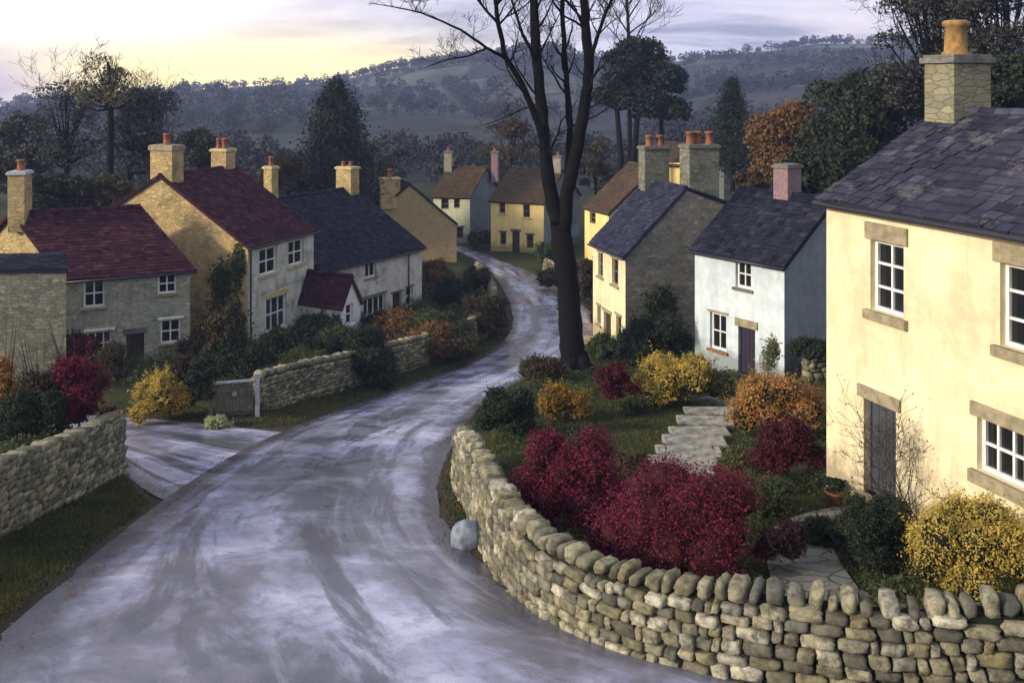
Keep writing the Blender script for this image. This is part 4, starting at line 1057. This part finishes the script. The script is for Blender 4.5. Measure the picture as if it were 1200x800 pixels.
def conifer(name, label, px, top, w, base_px, Y, kind='pine', shape='cone', n=9000, cat='tree', lsz=.16, group='trees behind the cottages'):
    x = (px-600)/F*Y; z0 = gz(x, Y); H = -(top-100)/F*Y-z0; rad = w/2/F*Y; zl = max(.5, -(base_px-100)/F*Y-z0)
    t = empty(name, (x, Y, z0)); tag(t, label, cat, group)
    mb = MB(); mb.tube([(0,0,-.3), (random.uniform(-.2,.2),0,H*.5), (0,0,H*.97)], [.32,.2,.03], 8); mb.build('trunk', M['bark'], t, True)
    # boughs
    Cs, Ds = [], []
    nbough = 150
    for b in range(nbough):
        f = (b/nbough)**.85; z = zl+(H-zl)*f
        prof = (1-f)**.72*(.55+.45*min(1, f*7)) if shape == 'cone' else math.sqrt(max(0, 1-(2*f-1)**2))
        prof = max(prof, .04)*random.uniform(.72, 1.1); a = b*2.4+random.uniform(-.5,.5); Lb = rad*prof
        k = max(10, int(n/nbough*(.35+1.3*prof))); s_ = rng.uniform(.25, 1, k)
        r_ = s_*Lb; sp = .16*Lb+.25
        C = np.stack([np.cos(a)*r_+rng.normal(0, sp, k), np.sin(a)*r_+rng.normal(0, sp, k), z-.10*r_+.10*r_*s_+rng.normal(0, .22+.04*Lb, k)], 1)
        Cs.append(C); D = np.stack([np.cos(a)*np.ones(k)*.5, np.sin(a)*np.ones(k)*.5, np.ones(k)*.7], 1); Ds.append(D)
    V, Q = leaves(np.vstack(Cs), np.vstack(Ds), lsz, .35, .7)
    mesh_np('crown', V, Q, LEAF[kind], t)
    return t
conifer('conifer', 'big broad dark conifer behind the navy roofed cottage', 394, 95, 140, 245, 88, n=24000, lsz=.2)
conifer('conifer', 'dark narrow conifer left of the orange tree', 858, 93, 84, 200, 92, n=12000)

def lumpy_tree(name, label, px, top, w, low, Y, kind, n=6000, lsz=.16, k=18, bark='bark', twig=2, dens=1.0, stems=1, core=True, cat='tree', group='trees behind the cottages', lumpf=1.0, seed=None):
    x = (px-600)/F*Y; z0 = gz(x, Y); H = -(top-100)/F*Y-z0; rad = w/2/F*Y; zl = -(low-100)/F*Y-z0
    t = empty(name, (x, Y, z0)); tag(t, label, cat, group)
    ch = H-zl; nb[0] += 1; r = np.random.default_rng(nb[0]*31)
    L = []
    for i in range(k):
        a = r.uniform(0, 6.28); f = r.uniform(.08, .95); pr = math.sqrt(max(.05, 1-(1.7*f-.75)**2))*rad*r.uniform(.2, .85)
        L.append((math.cos(a)*pr, math.sin(a)*pr, zl+ch*f*.9, r.uniform(.16, .30)*min(rad*1.3, ch)*lumpf))
    L = np.array(L)
    mb = MB()
    for s_ in range(stems):
        off = (s_-(stems-1)/2)*rad*.35; r0 = max(.12, H*.016)
        mb.tube([(off,0,-.3),(off*1.1+random.uniform(-.2,.2),random.uniform(-.2,.2),zl*.6+.5),(off*1.3+random.uniform(-.3,.3),0,zl+ch*.35),(off*1.5,0,zl+ch*.8)], [r0*1.2,r0,r0*.7,r0*.25], 8)
        for q in L[s_::stems]:
            st = Vector((off*1.2, 0, zl+(q[2]-zl)*.35)); e = Vector(q[:3]); m = st.lerp(e, .5)+Vector((0,0,-.05*ch)); mb.tube([st, m, e], [r0*.38, r0*.25, r0*.08], 5, cap=False)
            if twig: grow(mb, m, e-m, (e-m).length*1.5, r0*.14, twig, .4, .7, 3, 4, minr=.012)
    mb.build('trunk', M[bark], t, True)
    C, d = cloud(L, n, lsz, nb[0], .8); f_ = r.random(len(C)) < dens; V, Q = leaves(C[f_], d[f_], lsz)
    mesh_np('crown', V, Q, LEAF[kind], t)
    return t
lumpy_tree('pine_tree', 'tall dark pine with bare lower trunk right of the forked tree', 735, 44, 100, 132, 100, 'pine', 20000, .19, 30, stems=2, twig=0)
lumpy_tree('pine_tree', 'lower spreading dark pine to the right of the taller one', 774, 76, 92, 140, 98, 'pine', 15000, .19, 24, stems=1, twig=0)
lumpy_tree('autumn_tree', 'rounded orange brown autumn tree above the white house roof', 926, 118, 112, 215, 72, 'rust', 16000, .14, 30, twig=1, bark='bark_brown')
M_o = None
lumpy_tree('dark_tree', 'big dark tree mass left of the cream house chimney', 1018, 72, 165, 235, 62, 'dark', 30000, .15, 46, twig=1)
lumpy_tree('tall_tree', 'tall greyish thin leaved tree behind the cream house chimney', 1100, -60, 165, 150, 58, 'greygreen', 14000, .12, 44, twig=3, dens=.8, lumpf=.85)
lumpy_tree('tall_tree', 'tall dark stemmed tree rising at the upper right corner', 1178, -80, 130, 160, 52, 'greygreen', 11000, .12, 36, twig=3, dens=.8)
lumpy_tree('dark_tree', 'dark evergreen behind the cream house roof at right edge', 1190, 62, 110, 160, 48, 'dark', 14000, .13, 28, twig=0)
lumpy_tree('dark_tree', 'dark bushy tree between the white house roof and cream house', 965, 160, 90, 245, 56, 'dark', 13000, .13, 26, twig=0)
# left group
lumpy_tree('thin_tree', 'tall thin tree with a pale yellowish top behind the left cottage', 126, 58, 84, 130, 74, 'twiggold', 4200, .10, 20, twig=3, dens=.75)
lumpy_tree('thin_tree', 'greyish half bare tree left of the tall thin one', 76, 84, 100, 200, 80, 'greygreen', 5200, .12, 28, twig=3, dens=.7)
lumpy_tree('thin_tree', 'dark half bare tree behind the gabled house chimney', 165, 98, 110, 210, 78, 'greygreen', 8500, .13, 34, twig=3, dens=.8, stems=2)
lumpy_tree('dark_tree', 'low dark tree at the left edge above the maroon roof', 18, 122, 100, 230, 84, 'greygreen', 9000, .16, 26, twig=1)
lumpy_tree('dark_tree', 'small dark tree behind the ridge of the maroon roof', 232, 150, 60, 200, 92, 'dark', 4000, .15, 14, twig=1)
lumpy_tree('dark_tree', 'dark round tree between the two left chimneys', 335, 185, 66, 226, 84, 'brown', 5000, .14, 16, twig=1)
lumpy_tree('dark_tree', 'dark low tree behind the maroon cottage roof', 60, 205, 90, 250, 66, 'dark', 6000, .13, 18, twig=0)
lumpy_tree('dark_tree', 'dark low tree directly left of the yellow gable chimney', 125, 205, 80, 250, 68, 'brown', 6000, .13, 18, twig=0)
lumpy_tree('brown_tree', 'brown twiggy tree above the yellow cottage roof', 600, 135, 80, 195, 118, 'brown', 4500, .18, 16, twig=2, dens=.8)
lumpy_tree('brown_tree', 'dim brown tree between the forked tree and the brown roof', 700, 165, 50, 225, 96, 'brown', 4500, .15, 14, twig=1)
lumpy_tree('dark_tree', 'small dark tree behind the tan gable chimney', 458, 168, 46, 215, 112, 'greygreen', 3500, .16, 12, twig=1)
lumpy_tree('dark_tree', 'dark low tree right of the tall house chimneys', 878, 196, 50, 250, 64, 'brown', 5000, .13, 14, twig=0)
# bare tree behind the pines
bt = P(737, 60, 104); z0 = gz(bt.x, 104)
t = empty('slender_bare_tree', (bt.x, 104, z0)); tag(t, 'slender bare tree rising above the dark pine', 'tree', 'trees behind the cottages'); mb = MB()
sc_ = 104/F
mb.tube([(0,0,0),(.1,0,8),(0,0,-z0+(100-50)*sc_),(-.2,0,-z0+(100-0)*sc_),(-.3,0,-z0+(100+50)*sc_)], [.3,.26,.2,.14,.05], 8)
for (px_, py_) in ((745,55),(736,40),(738,20),(736,65),(735,5)):
    st = Vector(((px_-737)*sc_*.2, 0, -z0-(py_-100)*sc_))
    for sx in (-1, 1): grow(mb, st, Vector((sx*random.uniform(.5,1), random.uniform(-.5,.5), .9)), 5.5, .09, 3, .5, .6, 3, 5, minr=.02)
mb.build('trunk', M['bark'], t, True)

# distant woods on the hills: uncountable mass
Vs = []; Qs = []; cnt = 0; r = np.random.default_rng(3)
def far_trees(xs, ys, hts, lsz, per):
    global cnt
    z = ground(xs, ys); lsz0, per0 = lsz, per
    for x, y, zz, hh in zip(xs, ys, z, hts):
        lsz, per = (lsz0*.5, int(per0*3)) if (y < 420 and per0 < 200) else (lsz0, per0)
        d = r.normal(0, 1, (per, 3)); d /= np.linalg.norm(d, axis=1, keepdims=True); d[:,2] = np.abs(d[:,2])*1.0-.2
        w = hh*.42*r.uniform(.8, 1.3)
        d[:,2] = np.where(r.random(per) < .35, -np.abs(d[:,2])*.8, d[:,2]); C = np.array([x, y, zz+hh*.40])+d*np.array([w, w, hh*.55])*r.uniform(.6, 1.12, (per, 1))
        V, Q = leaves(C, d, hh*lsz, .7, .6); Vs.append(V); Qs.append(Q+cnt); cnt += len(V)
# hedgerow lines
for i in range(46):
    y0 = r.uniform(230, 850); a0 = r.uniform(-.55, .55); x0 = a0*y0; ang = r.uniform(-.5, .5) if r.random() < .7 else r.uniform(1.1, 1.9); Lh = r.uniform(60, 260)*(y0/400)**.5
    m = int(Lh/r.uniform(5, 8)); tt = np.linspace(0, 1, m)*Lh; xs = x0+np.cos(ang)*tt+r.normal(0, 1.5, m); ys = y0+np.sin(ang)*tt+r.normal(0, 1.5, m)
    ok = (ys > 150) & (ys < 890); far_trees(xs[ok], ys[ok], r.uniform(4, 8.5, m)[ok], .10, 70)
m = 120; ys = r.uniform(122, 200, m); xs = r.uniform(-.62, .62, m)*ys; far_trees(xs, ys, r.uniform(4, 9, m), .05, 330)
for i in range(20):   # woods
    y0 = r.uniform(170, 860); x0 = r.uniform(-.6, .6)*y0; m = int(r.uniform(12, 46)); sx = r.uniform(15, 45)*(y0/350)**.6
    xs = x0+r.normal(0, sx, m); ys = y0+r.normal(0, sx*.5, m); ok = (ys > 140) & (ys < 890); far_trees(xs[ok], ys[ok], r.uniform(6, 11, m)[ok], .09, 90)
# ridge line
m = 150; a = r.uniform(-.62, .62, m); ys = r.uniform(860, 900, m); far_trees(a*ys, ys, r.uniform(4, 8, m), .12, 60)
m_far = m_leaf('far_wood_leaf', [(.014,.019,.017), (.022,.027,.023), (.017,.018,.018), (.03,.030,.026)], .5, (.032,.026,.024), .02)
tag(mesh_np('distant_woods', np.vstack(Vs), np.vstack(Qs), m_far), 'dark hedgerows and woods scattered over the far hillsides', 'woods', kind='stuff')

# hazy farm walls/fields need nothing more; grass blades on the verges
def blades(cond, box, n, h_, w_, seed):
    r = np.random.default_rng(seed); x = r.uniform(box[0], box[1], n); y = r.uniform(box[2], box[3], n)
    sd, rg = road_sd(x, y); ok = cond(x, y, sd, rg); x, y = x[ok], y[ok]; z = ground(x, y); n = len(x)
    hh = h_*r.uniform(.5, 1.5, n); a = r.uniform(0, 6.28, n); lx, ly = np.cos(a)*w_, np.sin(a)*w_; bx, by = r.normal(0, .45, n)*hh, r.normal(0, .45, n)*hh
    b = np.stack([x, y, z-.02], 1)
    V = np.stack([b-np.stack([lx, ly, 0*lx], 1), b+np.stack([lx, ly, 0*lx], 1), b+np.stack([bx, by, hh], 1)], 1).reshape(-1, 3)
    return V, np.arange(n*3).reshape(n, 3)
Va, Ta = blades(lambda x, y, sd, rg: (sd > .12) & (~rg) & (sd < 3.2), (-14, -5, 9, 30), 190000, .085, .012, 1)
Vb, Tb = blades(lambda x, y, sd, rg: (sd > .1) & (~rg) & (sd < 1.8), (-14, 0, 30, 60), 110000, .10, .018, 2)
Vc, Tc = blades(lambda x, y, sd, rg: (sd > .08) & rg & (sd < 14), (-2, 14, 12, 45), 130000, .09, .016, 3)
tag(mesh_np('grass', np.vstack([Va, Vb, Vc]), np.vstack([Ta, Tb+len(Va), Tc+len(Va)+len(Vb)]), LEAF['grass']), 'short rough grass on the verges and garden lawns', 'grass', kind='stuff')
# ground cover under the shrubs
def cover(cond, box, n, sz, seed, amp):
    r = np.random.default_rng(seed); x = r.uniform(box[0], box[1], n); y = r.uniform(box[2], box[3], n)
    sd, rg = road_sd(x, y); px = 600+F*x/y; nz = np.sin(x*1.9+1.2*np.sin(y*1.1))*np.sin(y*1.5+np.sin(x*2.3)); ok = cond(x, y, sd, rg, px) & (nz > -.55)
    x, y, nz = x[ok], y[ok], nz[ok]; z = ground(x, y)+r.uniform(0, 1, len(x))**.6*amp*(.35+.65*(nz+.55)/1.55)*(1+.5*np.sin(x*5)*np.sin(y*6))
    return leaves(np.stack([x, y, z], 1), np.tile([0, 0, 1.0], (len(x), 1)), sz, .6, .6)
def py_(x, y): return 100-F*R(y)/y
V1, Q1 = cover(lambda x, y, sd, rg, px: rg & (sd > 1.5) & (sd < 16) & ~((px > 695) & (px < 800) & (py_(x, y) > 478) & (py_(x, y) < 560)) & ~((px > 745) & (px < 868) & (py_(x, y) > 480) & (py_(x, y) < 590)) & ~((px > 895) & (px < 1010) & (py_(x, y) > 615) & (y > 14)), (-1, 18, 13.5, 52), 210000, .038, 5, .38)
V2, Q2 = cover(lambda x, y, sd, rg, px: (~rg) & (sd > 2.6) & (sd < 12), (-26, 0, 36, 80), 150000, .06, 6, .7)
V3, Q3 = cover(lambda x, y, sd, rg, px: (bank(x, y) > .5), (-26, -10, 14, 27), 60000, .04, 7, .45)
tag(mesh_np('ground_cover', np.vstack([V1, V2, V3]), np.vstack([Q1, Q2+len(V1), Q3+len(V1)+len(V2)]), LEAF['green']), 'dark tangled low plants filling the gardens between the shrubs', 'ground cover', kind='stuff')
# fallen leaves
r = np.random.default_rng(9); x = r.uniform(-12, 8, 26000); y = r.uniform(11, 50, 26000); sd, rg = road_sd(x, y)
ok = (np.abs(sd) < .55) | ((sd > 0) & (sd < 5) & (r.random(26000) < .3)); x, y = x[ok], y[ok]; z = np.maximum(ground(x, y), R(y)+.03)+.02
V, Q = leaves(np.stack([x, y, z], 1), np.tile([0,0,1.0], (len(x), 1)), .028, .6, .25)
tag(mesh_np('leaf_litter', V, Q, LEAF['rust']), 'fallen brown leaves scattered along the road edges', 'leaf litter', kind='stuff')

# ------------------------------------------------------------------ garden features
# steps
st = empty('garden_steps', (*gp(805, 520, .7), 0)); sx_, sy_ = st.location.x, st.location.y; st.location.z = gz(sx_, sy_); tag(st, 'pale stone slab steps climbing from the lawn towards the white house', 'steps')
for i in range(8):
    py_ = 552-i*10.5; pc = 795+i*6.2; w = 84-i*4
    X, Y = gp(pc, py_, .6); s_ = F/Y; W_ = w/s_; rot = random.uniform(-.06, .06)
    mb = MB(); z = gz(X, Y)-st.location.z; mb.box(-W_/2, W_/2, -.42, .42, -.2, .12); 
    o = mb.build('slab', M['step'], st, bevel=.03); o.location = (X-sx_, Y-sy_, z); o.rotation_euler = (0, 0, rot)
# paving path by the cream house
def m_paving():
    t = NT('paving'); v = t.coord((1.3, 1.9, 1)); vo = t.n('TexVoronoi', feature='F1'); vo.inputs['Scale'].default_value = 1.2; t.l(v, vo.inputs['Vector']); s2 = t.n('SeparateColor'); t.l(vo.outputs['Color'], s2.inputs[0])
    ve = t.n('TexVoronoi', feature='DISTANCE_TO_EDGE'); ve.inputs['Scale'].default_value = 1.2; t.l(v, ve.inputs['Vector'])
    c = t.ramp(s2.outputs[0], [(0, (.11,.108,.10)), (.5, (.19,.185,.17)), (1, (.15,.148,.145))]); e = t.ramp(ve.outputs['Distance'], [(.02, 0.0), (.06, 1.0)])
    c = t.mix(e, (.05,.055,.03), c); f = t.noise(t.coord(), 12, 5, .7); c = t.mix(t.ramp(f, [(.35,.5),(.6,0.0)]), c, (.12,.12,.11)); t.bump(t.math('ADD', e, t.math('MULTIPLY', f, .5)), .6, .03)
    return t.fin(c, .8, .3)
pa = smooth_path([gp(*p, .5) for p in [(1034,590),(985,606),(925,604),(935,640),(960,690),(990,730)]], 40)
nrm = np.gradient(pa, axis=0); nrm /= np.linalg.norm(nrm, axis=1, keepdims=True); nrm = np.stack([-nrm[:,1], nrm[:,0]], 1)
wd = np.linspace(.45, .75, 40)[:,None]; cols = np.linspace(-1, 1, 7)
PX = pa[:,None,:]+nrm[:,None,:]*(cols[None,:,None]*wd[:,:,None]); pz = ground(PX[...,0].ravel(), PX[...,1].ravel())+.06
idx = np.arange(40*7).reshape(40, 7); Q = np.stack([idx[:-1,:-1], idx[:-1,1:], idx[1:,1:], idx[1:,:-1]], -1).reshape(-1, 4)
tag(mesh_np('garden_path', np.c_[PX.reshape(-1, 2), pz], Q, m_paving(), smooth=True), 'grey stone paving between the garden shrubs', 'path', kind='structure')

# terracotta pot with plant, left of the blue grey door
fr = cream.frame('front'); a0, a1, *_ = cream.rect('front', 982, 1006, 545, 578)
lp = fr((a0+a1)/2, 0, .35); wp = cream.world(lp); pot = empty('potted_plant', (wp.x, wp.y, gz(wp.x, wp.y)+.02)); tag(pot, 'terracotta pot with a dark leafy plant by the cream house corner', 'potted plant')
mb = MB(); mb.lathe([(.13,0),(.15,.02),(.20,.30),(.225,.31),(.225,.37),(.19,.37),(.18,.32),(.0,.31)], (0,0,0), 20); mb.build('pot', M['terracotta'], pot, True)
L = lumps(.26, .26, .36, 8, 77); L[:,2] += .3; C, dd_ = cloud(L, 1400, .03, 77); V, Q = leaves(C, dd_, .03); mesh_np('leaves', V, Q, LEAF['dark'], pot)
# bare climber right of the door
a0, a1, *_ = cream.rect('front', 1052, 1100, 500, 570); wp = cream.world(fr((a0+a1)/2+.1, 0, .25)); cl = empty('climbing_shrub', (wp.x, wp.y, gz(wp.x, wp.y))); tag(cl, 'twiggy bare climber on the cream wall right of the door', 'climber')
mb = MB(); ends = []
for i in range(9):
    grow(mb, Vector((random.uniform(-.25,.25), random.uniform(-.1,.1), 0)), Vector((random.uniform(-.45,.2), random.uniform(-.2,.75), 1)), random.uniform(1.1,1.9), .02, 3, .5, .7, 3, 5, ends, .004)
mb.build('stems', M['bark_brown'], cl, True)
E = np.array([tuple(e) for e in ends]); C = np.repeat(E, 2, 0)+rng.normal(0, .05, (len(E)*2, 3)); V, Q = leaves(C, C*0+[0,0,1.0], .022); mesh_np('leaves', V, Q, LEAF['brown'], cl)

# gate
gx0, gy0 = gp(252, 491, .1); gx1, gy1 = gp(297, 489, .1); g = empty('wooden_gate', (gx0, gy0, gz(gx0, gy0)), math.atan2(gy1-gy0, gx1-gx0)); tag(g, 'weathered wooden field gate beside the side road', 'gate')
Lg = math.hypot(gx1-gx0, gy1-gy0); mb = MB()
for i in range(11): mb.box(i*Lg/11+.012, (i+1)*Lg/11-.012, -.012, .012, .12, 1.28)
mb.build('boards', M['wood'], g)
mb = MB(); mb.box(0, Lg, -.05, -.014, .95, 1.06); mb.box(0, Lg, -.05, -.014, .25, .36); mb.build('rails', M['wood'], g)
mb = MB(); mb.box(-.05, Lg+.05, -.06, .06, 1.284, 1.36); mb.build('top_rail', M['lead'], g, bevel=.01)
for xx, nm_ in ((-.14, 'gatepost'), (Lg+.14, 'gatepost')):
    mb = MB(); mb.box(xx-.08, xx+.08, -.08, .08, -.3, 1.5); mb.box(xx-.1, xx+.1, -.1, .1, 1.502, 1.56); mb.build(nm_, M['lead'] if xx > 0 else M['wood'], g, bevel=.015)
mb = MB(); mb.tube([(Lg*.5,-.05,.9),(Lg*.5,-.07,.9)], [.09,.09], 12); mb.build('plate', M['stone_yellow'], g)

# ------------------------------------------------------------------ haze
mb = MB(); mb.box(-1110, 1110, -90, 1310, -70, 80)
hz = mb.build('haze', []); tag(hz, 'thin blue evening haze over the valley', 'haze', kind='stuff')
hm = bpy.data.materials.new('haze'); hm.use_nodes = True; hm.node_tree.nodes.clear()
o_ = hm.node_tree.nodes.new('ShaderNodeOutputMaterial'); pv = hm.node_tree.nodes.new('ShaderNodeVolumePrincipled')
pv.inputs['Color'].default_value = (.50, .61, 1.0, 1); pv.inputs['Density'].default_value = .00042; pv.inputs['Anisotropy'].default_value = .2
hm.node_tree.links.new(pv.outputs[0], o_.inputs['Volume']); hz.data.materials.append(hm)

# ------------------------------------------------------------------ sky, sun, camera
SUN_AZ = math.radians(-114)   # azimuth from +Y, clockwise; negative = to the left and a little behind the camera
SUN_EL = math.radians(20)
w = bpy.data.worlds.new('World'); scene.world = w; w.use_nodes = True; nt = w.node_tree; nt.nodes.clear()
class WN(NT):
    def __init__(s, nt): s.nt = nt
t = WN(nt)
out = t.n('OutputWorld'); sky = t.n('TexSky'); sky.sky_type = 'NISHITA'; sky.sun_disc = False; sky.sun_elevation = SUN_EL; sky.sun_rotation = SUN_AZ; sky.dust_density = 2.0
bg1 = t.n('Background'); t.l(sky.outputs[0], bg1.inputs[0]); bg1.inputs[1].default_value = .10
tc = t.n('TexCoord'); sp = t.n('SeparateXYZ'); t.l(tc.outputs['Generated'], sp.inputs[0])
az = t.math('ARCTAN2', sp.outputs[0], sp.outputs[1]); el = sp.outputs[2]
mp_ = t.n('Mapping'); mp_.inputs['Scale'].default_value = (5, 5, 26); t.l(tc.outputs['Generated'], mp_.inputs['Vector'])
cn = t.noise(mp_.outputs[0], 1.0, 8, .62, .7)
mp2 = t.n('Mapping'); mp2.inputs['Scale'].default_value = (2.2, 2.2, 11); t.l(tc.outputs['Generated'], mp2.inputs['Vector']); cn2 = t.noise(mp2.outputs[0], 1.0, 6, .6, .5)
def gauss(v, c, s): 
    q = t.math('DIVIDE', t.math('SUBTRACT', v, c), s); return t.math('POWER', 2.718, t.math('MULTIPLY', t.math('MULTIPLY', q, q), -1.0))
lav = (.27, .265, .39); white = (1.0, .99, .97); pink = (.86, .74, .82); yel = (1.0, .92, .60)
c = t.mix(t.ramp(cn, [(.42, 0.0), (.58, 1.0)]), lav, (.66, .63, .80))
c = t.mix(t.math('MULTIPLY', t.ramp(cn2, [(.45, 0.0), (.65, .8)]), 1.0), c, (.98, .84, .86))
up = t.ramp(el, [(.12, 0.0), (.6, 1.0)]); c = t.mix(up, c, (.52, .55, .62))
gl = t.math('MULTIPLY', gauss(az, -.43, .16), gauss(el, .074, .036)); gl = t.math('MULTIPLY', gl, t.math('ADD', .1, t.math('MULTIPLY', cn, 1.7)), True)
c = t.mix(gl, c, (2.3, 2.22, 2.05))
gy_ = t.math('MULTIPLY', gauss(az, -.27, .23), gauss(el, .012, .040)); gy_ = t.math('MULTIPLY', gy_, t.math('ADD', .6, t.math('MULTIPLY', cn, .9)), True)
c = t.mix(gy_, c, (1.8, 1.42, .48))
gp_ = t.math('MULTIPLY', gauss(az, -.52, .07), gauss(el, .0, .025)); c = t.mix(gp_, c, (.62, .50, .62))
bg2 = t.n('Background'); t.l(c, bg2.inputs[0]); bg2.inputs[1].default_value = .60
ms = t.n('MixShader'); ms.inputs[0].default_value = .86; t.l(bg1.outputs[0], ms.inputs[1]); t.l(bg2.outputs[0], ms.inputs[2]); t.l(ms.outputs[0], out.inputs[0])

sl = bpy.data.lights.new('sun', 'SUN'); sl.energy = 2.0; sl.angle = math.radians(6); sl.color = (1.0, .86, .66)
so = bpy.data.objects.new('sun', sl); COL.objects.link(so)
sd_ = Vector((math.sin(SUN_AZ)*math.cos(SUN_EL), math.cos(SUN_AZ)*math.cos(SUN_EL), math.sin(SUN_EL)))
so.rotation_euler = sd_.to_track_quat('Z', 'Y').to_euler(); so.location = sd_*50

cam = bpy.data.cameras.new('camera'); co = bpy.data.objects.new('camera', cam); COL.objects.link(co)
cam.sensor_width = 36; cam.lens = F/1200*36; cam.shift_y = -300/1200; cam.clip_end = 8000; cam.clip_start = .1
co.location = (0, 0, 0); co.rotation_euler = (math.radians(90), 0, 0); scene.camera = co
vs = scene.view_settings; vs.view_transform = 'Standard'; vs.look = 'None'; vs.exposure = 1.3; vs.gamma = 1
scene.cycles.max_bounces = 6; scene.cycles.diffuse_bounces = 3; scene.cycles.volume_bounces = 1; scene.cycles.transparent_max_bounces = 4
scene.cycles.use_denoising = True
